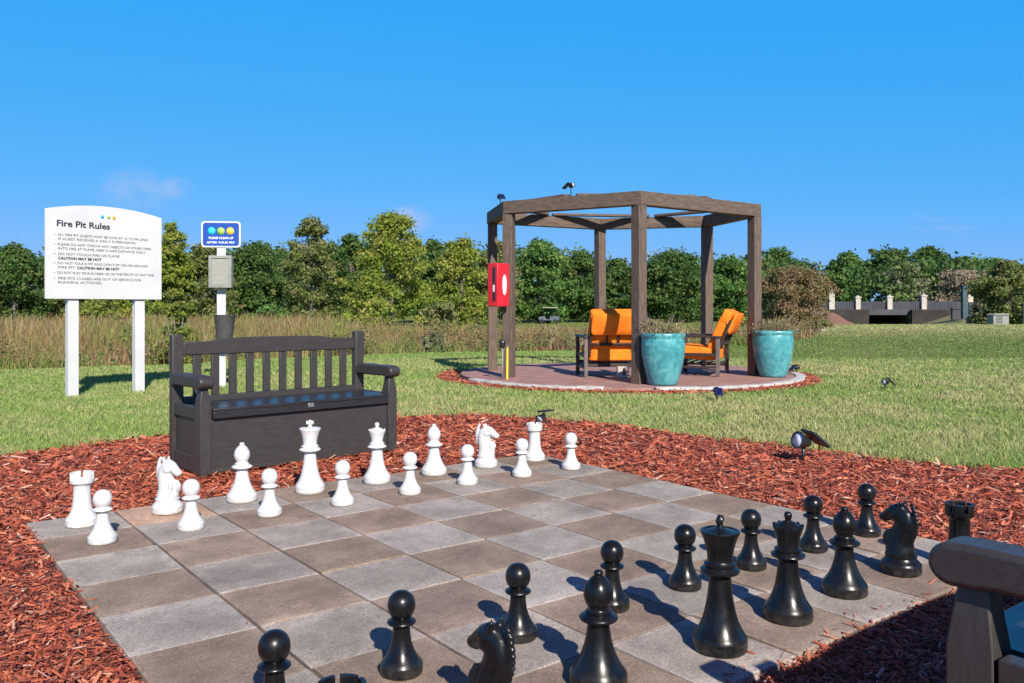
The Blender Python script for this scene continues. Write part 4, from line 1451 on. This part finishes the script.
# ------------------------------------------------------------------ red cabinet and stakes at the left front post
def red_cabinet():
    p = POSTS[0]
    d = p[1] - .22
    x, _ = at(498.5, d)
    z0, z1 = zat(306.5, d), zat(263.5, d)
    H = z1 - z0
    root = empty('extinguisher_cabinet', (x, d, z0), R(-42), 'red fire extinguisher cabinet with a dark window, hung on the left front pergola post', 'cabinet')
    W, D = .20, .26
    # local -y face looks left-front, +x face looks right-front
    mb = MB(); mb.box((0, 0, H / 2), (W, D, H)); body = mb.build('cabinet_body', M['red_box'], root, bevel=.01)
    mb = MB(); mb.box((.035, -D / 2 - .004, H * .52), (.05, .010, H * .78)); mb.build('window', M['glass_dark'], body, bevel=.003)
    mb = MB(); mb.box((.035, -D / 2 - .0105, H * .42), (.03, .004, H * .16)); mb.build('tag', M['label_white'], body)
    pts = [(.045 * math.cos(t) + .02, .15 * math.sin(t) + H * .5) for t in np.linspace(0, 2 * PI, 20, endpoint=False)]
    mb = MB(); mb.prism(pts, 'x', W / 2 + .001, W / 2 + .004); mb.build('label_plate', M['label_white'], body)
    mb = MB(); mb.box((-.02, D / 2 + .03, H * .5), (.10, .06, H * .6)); mb.build('bracket', M['red_box'], root)
red_cabinet()

def path_stake():
    d = 12.25
    x, _ = at(502.5, d)
    root = empty('path_light', (x, d, .022), 0, 'short path light with black head on a pale stake at the left front pergola post', 'path light')
    h = zat(341, d) - .022
    mb = MB(); mb.tube([(0, 0, 0), (0, 0, h - .06)], .011, 8); mb.build('stake', M['grey_metal'], root)
    mb = MB(); mb.lathe([(.02, h - .10), (.04, h - .09), (.045, h - .03), (.055, h - .025), (.045, h), (.005, h + .012)], 14); mb.build('lamp_head', M['black_lamp'], root, sharp=40)
    x2, _ = at(507.3, d)
    mb = MB(); mb.prism([(-.016, 0), (.012, 0), (.016, .44), (.004, .49), (-.010, .44)], 'y', -.006, .006)
    o = mb.build('marker_stake', M['yellow']); o.location = (x2, d + .05, .022)
    tag(o, 'thin yellow marker stake leaning at the left front pergola post', 'stake')
path_stake()

# ------------------------------------------------------------------ lounge chairs with orange cushions
def cushion(name, size, mat, parent, M4, puff=.03):
    nx, ny, nz = 8, 8, 3
    bm = bmesh.new()
    bmesh.ops.create_cube(bm, size=1)
    bmesh.ops.subdivide_edges(bm, edges=bm.edges, cuts=5, use_grid_fill=True)
    for v in bm.verts:
        x, y, z = v.co * 2
        f = (1 - abs(x) ** 3) * (1 - abs(y) ** 3)
        v.co = Vector((x * size[0] / 2 * (1 - .03 * abs(y) ** 2), y * size[1] / 2, z * (size[2] / 2 * .72 + puff * f)))
        v.co = M4 @ v.co
    me = bpy.data.meshes.new(name); bm.to_mesh(me); bm.free()
    me.materials.append(mat)
    for p in me.polygons: p.use_smooth = True
    o = bpy.data.objects.new(name, me); COL.objects.link(o); o.parent = parent
    sb = o.modifiers.new('Subsurf', 'SUBSURF'); sb.levels = 1; sb.render_levels = 1
    return o

def make_chair():
    """faces -y; x across; back leans to +y"""
    root = empty('lounge_chair', (0, 0, 0))
    fm = M['chair_frame']
    Wc = .395
    for sx in (-1, 1):
        mb = MB(); mb.box((sx * Wc, -.33, .30), (.055, .06, .60)); mb.build('leg', fm, root, bevel=.006)
        mb = MB(); mb.box((sx * Wc, .33, .29), (.055, .06, .58)); mb.build('leg', M['chair_leg'] if sx > 0 else fm, root, bevel=.006)
        mb = MB(); mb.beam((sx * Wc, -.40, .615), (sx * Wc, .38, .60), .075, .035); mb.build('arm', fm, root, bevel=.01)
        mb = MB(); mb.box((sx * Wc, 0, .14), (.03, .62, .035)); mb.build('side_rail', fm, root, bevel=.004)
        mb = MB(); mb.box((sx * Wc, 0, .33), (.03, .62, .05)); mb.build('side_rail', fm, root, bevel=.004)
    mb = MB(); mb.box((0, -.33, .20), (.74, .035, .06)); mb.box((0, .30, .18), (.74, .035, .05)); mb.box((0, -.33, .14), (.68, .03, .03))
    for i in range(5):
        mb.box((0, -.24 + .12 * i, .208 - .006 * i), (.74, .06, .014))
    mb.build('seat_frame', fm, root, bevel=.004)
    tl = R(24)
    bk = Matrix.Translation((0, .27, .32)) @ Matrix.Rotation(-tl, 4, 'X')
    mb = MB()
    def lb(c, s):
        p = bk @ Vector(c)
        mb.box(p, s, Matrix.Rotation(-tl, 3, 'X'))
    for sx in (-1, 1):
        lb((sx * .335, .012, .29), (.04, .035, .60)); lb((sx * .09, .014, .30), (.03, .022, .20))
    lb((0, .016, .40), (.70, .035, .04)); lb((0, .016, .20), (.70, .035, .04)); lb((0, .012, .58), (.66, .025, .04))
    mb.build('back_frame', fm, root, bevel=.004)
    rx = Matrix.Rotation(-PI / 2 - tl, 4, 'X')
    cushion('seat_cushion', (.70, .66, .25), M['fabric'], root, Matrix.Translation((0, -.03, .355)) @ Matrix.Rotation(R(-4), 4, 'X'))
    sc = Matrix.Rotation(-tl, 4, 'X')
    # two back pads: lower and folded-over head pad
    def pad(name, c, s):
        m4 = bk @ Matrix.Translation(c) @ Matrix.Rotation(PI / 2, 4, 'X')
        return cushion(name, s, M['fabric'], root, m4, .025)
    pad('back_cushion', (0, -.095, .33), (.70, .60, .18))
    pad('head_cushion', (0, -.08, .60), (.71, .22, .19))
    pad('cushion_flap', (0, .045, .545), (.70, .34, .06))
    return root
chair = make_chair()
x, y = at(607, 12.95)
chair.location = (x, y, .022); chair.rotation_euler = (0, 0, R(180 + 6))
tag(chair, 'orange cushioned chair seen from behind, left of the middle pergola post', 'chair', 'orange lounge chairs on the patio')
ch2 = copy_tree(chair)
x, y = at(701, 13.2)
ch2.location = (x, y, .022); ch2.rotation_euler = (0, 0, R(-90 - 24))
tag(ch2, 'orange cushioned chair seen from the side, leaning back between the two turquoise pots', 'chair', 'orange lounge chairs on the patio')

# small outlet box under the rear of the first chair
def outlet():
    x, y = at(622, 12.55)
    root = empty('outlet_box', (x, y, .022), R(8), 'small white outlet box with a red slot on the bricks beside the middle post', 'outlet box')
    mb = MB(); mb.box((0, 0, .085), (.15, .08, .17)); mb.build('box_body', M['pillar_cream'], root, bevel=.008)
    mb = MB(); mb.box((.02, -.042, .09), (.035, .006, .10)); mb.build('slot', simple('dull_red', (.25, .03, .02)), root)
outlet()

# ------------------------------------------------------------------ turquoise pots
def make_pot(H, W, seed):
    root = empty('planter_pot', (0, 0, 0))
    r = W / 2
    pr = [(.55 * r, 0), (.62 * r, .01), (.66 * r, .05 * H), (.78 * r, .22 * H), (.89 * r, .42 * H), (.965 * r, .62 * H), (.985 * r, .78 * H), (.965 * r, .88 * H), (.95 * r, .905 * H), (1.0 * r, .93 * H), (1.0 * r, .985 * H), (.97 * r, H), (.90 * r, .99 * H), (.86 * r, .9 * H), (.80 * r, .8 * H)]
    mb = MB().lathe(pr, 44); 
    pot = mb.build('pot', M['glaze'], root, sharp=55)
    mb = MB().lathe([(.001, .90 * H), (.4 * r, .91 * H), (.865 * r, .89 * H)], 28, cap=False); mb.build('soil', M['soil'], root)
    rg = np.random.default_rng(seed)
    cl = []
    for i in range(16):
        a = rg.uniform(0, 6.3); q = math.sqrt(rg.random()) * r * .95
        cl.append((q * math.cos(a), q * math.sin(a), H + rg.uniform(.0, .12), .11, .09))
    crown_mesh('dry_plant', L['dryplant'], cl, 900, .020, seed, .30, root)
    st = MB()
    for i in range(60):
        a = rg.uniform(0, 6.3); q = rg.uniform(0, .8) * r; h = rg.uniform(.12, .34); ln = rg.uniform(.02, .22)
        st.tube([(q * math.cos(a), q * math.sin(a), .9 * H), (q * math.cos(a) + ln * .4 * math.cos(a), q * math.sin(a) + ln * .4 * math.sin(a), .9 * H + h * .6), ((q + ln) * math.cos(a), (q + ln) * math.sin(a), .9 * H + h)], [.005, .004, .0015], 5)
    st.build('stems', simple('dry_stem%d' % seed, (.14, .10, .06), (.24, .19, .12)), root)
    return root
d1 = 11.40
p1 = make_pot(.70, .60, 5)
x, y = at(663, d1); p1.location = (x, y, .022)
tag(p1, 'turquoise glazed pot in front of the middle pergola post, left of the two', 'pot', 'turquoise pots')
d2 = 12.75
p2 = make_pot(.70, .61, 9)
x, y = at(773, d2); p2.location = (x, y, .022); p2.rotation_euler = (0, 0, 2.0)
tag(p2, 'turquoise glazed pot beside the right front pergola post, right of the two', 'pot', 'turquoise pots')

# ------------------------------------------------------------------ golf cart on the far bank
def golf_cart():
    d = 97
    x, y = at(549, d)
    z = zat(323.8, d)
    z = float(hgt(x, y))
    s = d / F
    root = empty('golf_cart', (x, y, z), R(172), 'small grey golf cart with pale roof parked on the far bank, seen through the pergola', 'golf cart')
    L_ = 22 * s
    mb = MB()
    mb.prism([(-1.15, .35), (1.1, .35), (1.2, .55), (1.1, .80), (.55, .85), (.35, .50), (-.1, .50), (-.15, .80), (-1.05, .85), (-1.2, .6)], 'y', -.55, .55)
    mb.build('body', M['cart_body'], root, bevel=.04)
    mb = MB(); mb.box((-.40, 0, .92), (.55, 1.0, .12)); mb.box((-.68, 0, 1.15), (.10, 1.0, .40)); mb.build('seat', M['blackboard'], root, bevel=.03)
    mb = MB(); mb.box((-.15, 0, 1.82), (1.75, 1.15, .08)); mb.build('roof', M['pillar_cream'], root, bevel=.03)
    for sx, sy in ((.6, .5), (.6, -.5), (-.95, .5), (-.95, -.5)):
        mb = MB(); mb.tube([(sx, sy, .8), (sx * .96, sy, 1.79)], .022, 6); mb.build('roof_post', M['blackboard'], root)
    for sx, sy in ((.8, .52), (.8, -.52), (-.75, .52), (-.75, -.52)):
        mb = MB(); mb.lathe([(.05, -.09), (.22, -.09), (.25, -.06), (.25, .06), (.22, .09), (.05, .09)], 18, (sx, sy, .25), mat=Matrix.Rotation(PI / 2, 3, 'X')); w = mb.build('wheel', M['tyre'], root, sharp=40)
golf_cart()

# ------------------------------------------------------------------ bridge and the things around it
def bridge():
    d = 108.0
    s = d / F
    X0, _ = at(866, d)
    root = empty('road_bridge', (X0, d, 0), 0, 'low dark road bridge with four cream pillars and a dark opening beyond the berm', 'bridge')
    def Xp(px): return (px - 866) * s
    def Zp(py): return zat(py, d)
    mb = MB(); mb.box(((Xp(824) + Xp(966)) / 2, 1.4, (Zp(301.5) + Zp(309.5)) / 2), ((966 - 824) * s, .35, Zp(301.5) - Zp(309.5)))
    rl = mb.build('railing', M['rail_blue'], root)
    mb = MB(); 
    for i in range(60):
        mb.box((Xp(826) + i * (138 * s) / 60, 1.2, (Zp(302.2) + Zp(309)) / 2), (.07, .06, Zp(302.2) - Zp(309)))
    mb.build('railing_bars', M['rail_blue'], rl)
    mb = MB(); mb.box(((Xp(826) + Xp(964)) / 2, 4.5, (Zp(309.5) + Zp(315)) / 2), ((964 - 826) * s, 8.0, Zp(309.5) - Zp(315)))
    mb.build('deck', M['rail_blue'], root)
    # wing walls (wedges running down to the banks)
    mb = MB(); mb.prism([(Xp(827), Zp(309.6)), (Xp(868), Zp(309.6)), (Xp(868), Zp(330)), (Xp(857), Zp(330))], 'y', -.3, .3)
    mb.build('wing_wall', M['concrete_dark'], root)
    mb = MB(); mb.prism([(Xp(911), Zp(309.6)), (Xp(962), Zp(309.6)), (Xp(935), Zp(320)), (Xp(918), Zp(330)), (Xp(911), Zp(330))], 'y', -.3, .3)
    mb.build('wing_wall', M['concrete_dark'], root)
    for a, b in ((868, 870), (909, 911)):
        mb = MB(); mb.box(((Xp(a) + Xp(b)) / 2, 4.5, (Zp(315) + Zp(332)) / 2), ((b - a) * s, 7.8, Zp(315) - Zp(332))); mb.build('abutment', M['concrete_dark'], root)
    mb = MB(); mb.box(((Xp(870) + Xp(909)) / 2, 8.2, (Zp(315) + Zp(332)) / 2), ((909 - 870) * s, .3, Zp(315) - Zp(332))); mb.build('opening_wall', M['grey_dark'], root)
    for px, top, w in ((834.5, 291, 5.5), (861, 296, 4.6), (893, 295.5, 5.0), (927.5, 294.5, 5.0)):
        mb = MB(); mb.box((Xp(px), 1.1, (Zp(top + 2) + Zp(309.4)) / 2), (w * s, .55, Zp(top + 2) - Zp(309.4)))
        mb.box((Xp(px), 1.1, Zp(top + 1.3)), ((w + 1.4) * s, .75, 1.2 * s)); 
        mb.prism([(Xp(px) - w * s * .4, Zp(top + .8)), (Xp(px) + w * s * .4, Zp(top + .8)), (Xp(px), Zp(top - 1.0))], 'y', .85, 1.35)
        mb.build('pillar', M['pillar_cream'], root)
bridge()

def right_background():
    d = 92.0
    s = d / F
    x, _ = at(964.5, d)
    root = empty('entrance_pylon', (x, d, zat(319, d)), 0, 'dark teal pylon with a white lantern at the right end of the bridge', 'pylon')
    h = 31 * s
    mb = MB(); mb.box((0, 0, h * .5), (5.2 * s, .5, h)); mb.prism([(-3.2 * s, h), (3.2 * s, h), (2.2 * s, h + 2 * s), (-2.2 * s, h + 2 * s)], 'y', -.33, .33); mb.build('pylon_body', M['tower_green'], root)
    mb = MB(); mb.box((6 * s, .2, h * .72), (5.0 * s, .5, 11 * s)); mb.build('lantern', M['pillar_cream'], root)
    mb = MB(); mb.box((6 * s, .2, h * .30), (2.2 * s, .4, 14 * s)); mb.build('lantern_post', M['tower_green'], root)
    x, _ = at(983, d)
    mb = MB(); mb.box((0, 0, 0), (34 * s, .4, 11 * s)); mb.box((0, -.02, 6 * s), (35 * s, .55, 1.2 * s))
    o = mb.build('low_wall', M['rail_blue']); o.location = (x, d + 3, zat(309, d) - .6)
    tag(o, 'low dark wall beneath the bronze leaved tree at right', 'wall')
    x, _ = at(977, 80)
    mb = MB(); mb.prism([(-.95, 0), (.95, 0), (.95, .55), (.8, .65), (-.8, .65), (-.95, .55)], 'y', -.2, .2)
    o = mb.build('low_board', M['terracotta']); o.location = (x, 80, zat(323.5, 80))
    tag(o, 'low terracotta board in the grass right of the bridge', 'board')
    # utility unit: white cabinet with louvres and a lid
    dd = 74.0
    x, _ = at(998, dd)
    k = dd / F
    root = empty('utility_cabinet', (x, dd, zat(324.5, dd)), R(8), 'pale grey louvred utility cabinet on the berm near the right edge', 'cabinet')
    mb = MB(); mb.box((0, 0, 4.8 * k), (17 * k, .8, 9.6 * k)); mb.prism([(-9.2 * k, 9.6 * k), (9.2 * k, 9.6 * k), (7 * k, 11 * k), (-6 * k, 11 * k)], 'y', -.5, .5)
    b = mb.build('cabinet_body', M['grey_metal'], root, bevel=.02)
    mb = MB()
    for i in range(5):
        mb.box((-2.2 * k, -.41, (2 + 1.5 * i) * k), (7 * k, .04, .6 * k))
    mb.build('louvre', M['grey_dark'], b)
    x, _ = at(1020.5, dd)
    mb = MB(); mb.box((0, 0, 10.5 * k), (6.5 * k, .35, 21 * k)); mb.box((0, 0, 21.4 * k), (7.6 * k, .45, 1.1 * k))
    o = mb.build('gate_post', M['pillar_cream']); o.location = (x, dd - 1, zat(325, dd))
    tag(o, 'pale square gate post cut by the right edge', 'post')
    # white car half hidden behind the russet tree
    dc = 96
    x, _ = at(806, dc)
    kc = dc / F
    root = empty('parked_car', (x, dc, zat(319, dc)), 0, 'white car mostly hidden behind the russet tree', 'car')
    mb = MB(); mb.prism([(-2.0, .3), (2.0, .3), (2.05, .75), (1.3, .9), (.7, 1.35), (-.9, 1.38), (-1.5, .95), (-2.05, .85)], 'y', -.8, .8); mb.build('body', M['white_paint'], root, bevel=.06)
    mb = MB(); mb.prism([(1.12, .93), (.62, 1.28), (-.82, 1.30), (-1.3, .95)], 'y', -.83, -.805); mb.build('window', M['glass_dark'], root)
    for sx in (-1.25, 1.25):
        for sy in (-.75, .75):
            mb = MB(); mb.lathe([(.05, -.1), (.30, -.1), (.32, 0), (.30, .1), (.05, .1)], 16, (sx, sy, .32), mat=Matrix.Rotation(PI / 2, 3, 'X')); mb.build('wheel', M['tyre'], root, sharp=40)
    # bare red-brown bank left of the bridge and a pale rock at its foot
    m = simple('bare_bank', (.17, .075, .045), (.26, .13, .08), .5, .95, .4, 2)
    mb = MB()
    rows, cols = 10, 26
    vs = []
    for i in range(rows + 1):
        for j in range(cols + 1):
            px = 770 + 88 * j / cols
            t = i / rows
            dd_ = 66 + 34 * t
            top = np.interp(px, [770, 815, 828, 858], [314, 313, 310, 326])
            py = 331 + (top - 331) * t + .6 * math.sin(j * 1.3 + i)
            xx, yy = at(px, dd_)
            vs.append((xx, yy, zat(py, dd_)))
    fs = [(i * (cols + 1) + j, i * (cols + 1) + j + 1, (i + 1) * (cols + 1) + j + 1, (i + 1) * (cols + 1) + j) for i in range(rows) for j in range(cols)]
    mb.add(vs, fs, 0, True)
    o = mb.build('bank', m); tag(o, 'bare reddish bank sloping to the left end of the bridge', 'bank', kind='structure')
    # turf bank running up to the right end of the bridge
    mg = simple('turf_bank', (.12, .15, .045), (.22, .19, .08), .6, .95, .4, 2)
    mb = MB()
    vs = []
    rows, cols = 8, 24
    for i in range(rows + 1):
        for j in range(cols + 1):
            px = 912 + 84 * j / cols
            t = i / rows
            dd_ = 82 + 25 * t
            top = np.interp(px, [912, 930, 962, 975, 996], [327, 321.5, 311.5, 315, 321])
            py = 328 + (top - 328) * t
            xx, yy = at(px, dd_)
            vs.append((xx, yy, zat(py, dd_)))
    fs = [(i * (cols + 1) + j, i * (cols + 1) + j + 1, (i + 1) * (cols + 1) + j + 1, (i + 1) * (cols + 1) + j) for i in range(rows) for j in range(cols)]
    mb.add(vs, fs, 0, True)
    o = mb.build('turf_bank', mg); tag(o, 'grassy bank rising to the right end of the bridge', 'bank', kind='structure')
    # boulders
    for px, py, w, h, dd_, lab in ((822, 331.5, 16, 5, 40, 'flat pale rock on the pond bank left of the bridge'), (794, 333, 13, 9, 36, 'rounded tan rock on the pond bank behind the right pot')):
        kk = dd_ / F
        bm = bmesh.new(); bmesh.ops.create_icosphere(bm, subdivisions=3, radius=1)
        rr = random.Random(int(px))
        for v in bm.verts:
            n_ = fbm(np.array([v.co.x * 1.5 + px]), np.array([v.co.y * 1.5 + v.co.z]), 5)[0]
            v.co = Vector((v.co.x * w * kk / 2, v.co.y * w * kk / 2, v.co.z * h * kk / 2)) * (.75 + .5 * n_)
        me = bpy.data.meshes.new('boulder'); bm.to_mesh(me); bm.free(); me.materials.append(M['granite'])
        for p in me.polygons: p.use_smooth = True
        o = bpy.data.objects.new('boulder', me); COL.objects.link(o)
        xx, yy = at(px, dd_); o.location = (xx, yy, zat(py, dd_))
        tag(o, lab, 'rock', 'rocks on the pond bank')
right_background()

# ------------------------------------------------------------------ near bench placement (board frame)
ang2 = BYAW + PI + R(2)
def place_near():
    # its front faces the board; the arm we see is its end with the smaller u
    tip = Vector((.850, 1.66, 0))                       # outer front corner of that leg
    near.rotation_euler = (0, 0, BYAW + PI + R(0))
    rot = Matrix.Rotation(near.rotation_euler.z, 3, 'Z')
    # local point of that corner: x = BL (the far right of the bench from its front), y = 0
    off = rot @ Vector((BL, 0, 0))
    near.location = (tip.x - off.x, tip.y - off.y, -.040)
place_near()

# ------------------------------------------------------------------ camera, light, sky
cam = bpy.data.cameras.new('camera')
co = bpy.data.objects.new('camera', cam); COL.objects.link(co)
co.location = (0, 0, CAMH); co.rotation_euler = (PI / 2, 0, 0)
cam.sensor_width = 36; cam.sensor_fit = 'HORIZONTAL'; cam.lens = F / 1024 * 36
cam.shift_y = -(341.5 - HZ) / 1024
cam.clip_start = .05; cam.clip_end = 2000
scene.camera = co

SUN_EL = R(34.0)
EXPO = .50
sunv = Vector((.33 * math.cos(SUN_EL), -.944 * math.cos(SUN_EL), math.sin(SUN_EL))).normalized()
sl = bpy.data.lights.new('sun', 'SUN'); sl.energy = 5.0; sl.angle = R(.53); sl.color = (1, .93, .83)
so = bpy.data.objects.new('sun', sl); COL.objects.link(so)
so.rotation_euler = (-sunv).to_track_quat('-Z', 'Y').to_euler()

w = bpy.data.worlds.new('World'); scene.world = w; w.use_nodes = True
nt = w.node_tree; nt.nodes.clear()
out = nt.nodes.new('ShaderNodeOutputWorld'); bg = nt.nodes.new('ShaderNodeBackground')
sky = nt.nodes.new('ShaderNodeTexSky'); sky.sky_type = 'NISHITA'; sky.sun_disc = False
sky.sun_elevation = SUN_EL; sky.sun_rotation = math.atan2(sunv.x, sunv.y)
sky.altitude = 0; sky.air_density = 1.0; sky.dust_density = .25; sky.ozone_density = 2.5
# a few faint wisps of cloud low in the sky
tc = nt.nodes.new('ShaderNodeTexCoord')
mp = nt.nodes.new('ShaderNodeMapping'); mp.inputs['Scale'].default_value = (1, 1, 2.6)
nt.links.new(tc.outputs['Generated'], mp.inputs[0])
cn = noise(nt, 5.2, 7, .62, vec=mp.outputs[0], dist=.3)
cr = ramp(nt, cn, [(.60, (0, 0, 0)), (.78, (.5, .5, .5))])
sx = nt.nodes.new('ShaderNodeSeparateXYZ'); nt.links.new(tc.outputs['Generated'], sx.inputs[0])
lo = nt.nodes.new('ShaderNodeMapRange'); lo.inputs['From Min'].default_value = .20; lo.inputs['From Max'].default_value = .08
nt.links.new(sx.outputs['Z'], lo.inputs[0])
mu = nt.nodes.new('ShaderNodeMath'); mu.operation = 'MULTIPLY'
rgb = nt.nodes.new('ShaderNodeRGBToBW'); nt.links.new(cr, rgb.inputs[0])
nt.links.new(rgb.outputs[0], mu.inputs[0]); nt.links.new(lo.outputs[0], mu.inputs[1])
hs = nt.nodes.new('ShaderNodeHueSaturation'); hs.inputs['Saturation'].default_value = 1.15
nt.links.new(sky.outputs[0], hs.inputs['Color'])
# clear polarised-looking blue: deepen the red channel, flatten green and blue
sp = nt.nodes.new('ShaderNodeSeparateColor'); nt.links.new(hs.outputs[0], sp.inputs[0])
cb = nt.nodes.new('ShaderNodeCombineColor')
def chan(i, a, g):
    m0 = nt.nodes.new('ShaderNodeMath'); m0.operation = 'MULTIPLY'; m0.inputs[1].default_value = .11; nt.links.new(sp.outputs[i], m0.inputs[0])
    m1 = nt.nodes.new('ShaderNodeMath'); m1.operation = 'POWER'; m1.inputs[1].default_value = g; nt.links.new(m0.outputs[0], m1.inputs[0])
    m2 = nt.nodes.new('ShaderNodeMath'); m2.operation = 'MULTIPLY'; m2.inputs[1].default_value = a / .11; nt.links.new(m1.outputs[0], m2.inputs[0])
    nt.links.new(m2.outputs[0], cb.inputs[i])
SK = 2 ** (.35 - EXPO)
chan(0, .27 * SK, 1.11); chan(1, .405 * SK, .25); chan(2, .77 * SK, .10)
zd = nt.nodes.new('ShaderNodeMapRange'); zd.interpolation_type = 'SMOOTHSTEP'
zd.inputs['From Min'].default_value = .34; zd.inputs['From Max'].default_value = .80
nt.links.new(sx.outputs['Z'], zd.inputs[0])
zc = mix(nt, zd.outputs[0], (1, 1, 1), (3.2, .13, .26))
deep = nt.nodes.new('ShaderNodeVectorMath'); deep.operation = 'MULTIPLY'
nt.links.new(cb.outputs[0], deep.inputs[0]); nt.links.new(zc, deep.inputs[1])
def wisp(px, py, rad, amt):
    dv = Vector(((px - CX) / F, 1.0, (HZ - py) / F)).normalized()
    mp2 = nt.nodes.new('ShaderNodeMapping'); mp2.vector_type = 'POINT'
    mp2.inputs['Location'].default_value = (-dv.x, -dv.y, -dv.z * 1.6); mp2.inputs['Scale'].default_value = (1, 1, 1.6)
    nt.links.new(tc.outputs['Generated'], mp2.inputs[0])
    ln = nt.nodes.new('ShaderNodeVectorMath'); ln.operation = 'LENGTH'; nt.links.new(mp2.outputs[0], ln.inputs[0])
    m1 = nt.nodes.new('ShaderNodeMapRange'); m1.interpolation_type = 'SMOOTHSTEP'
    m1.inputs['From Min'].default_value = rad; m1.inputs['From Max'].default_value = rad * .1; m1.inputs['To Max'].default_value = amt
    nt.links.new(ln.outputs['Value'], m1.inputs[0])
    nz = noise(nt, 30, 5, .6, vec=tc.outputs['Generated'])
    m2 = nt.nodes.new('ShaderNodeMapRange'); m2.inputs['From Min'].default_value = .38; m2.inputs['From Max'].default_value = .7; nt.links.new(nz, m2.inputs[0])
    m3 = nt.nodes.new('ShaderNodeMath'); m3.operation = 'MULTIPLY'; nt.links.new(m1.outputs[0], m3.inputs[0]); nt.links.new(m2.outputs[0], m3.inputs[1])
    return m3.outputs[0]
acc = mu.outputs[0]
for args in ((135, 190, .050, .55), (176, 187, .026, .4), (410, 220, .034, .8)):
    ad = nt.nodes.new('ShaderNodeMath'); ad.operation = 'ADD'; ad.use_clamp = True
    nt.links.new(acc, ad.inputs[0]); nt.links.new(wisp(*args), ad.inputs[1]); acc = ad.outputs[0]
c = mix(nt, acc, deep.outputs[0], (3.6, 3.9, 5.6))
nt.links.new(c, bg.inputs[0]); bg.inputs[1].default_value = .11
nt.links.new(bg.outputs[0], out.inputs[0])

scene.view_settings.view_transform = 'Standard'; scene.view_settings.look = 'None'
scene.view_settings.exposure = EXPO; scene.view_settings.gamma = 1
try: scene.view_settings.use_curve_mapping = False
except Exception: pass
scene.cycles.max_bounces = 6
scene.cycles.transparent_max_bounces = 4
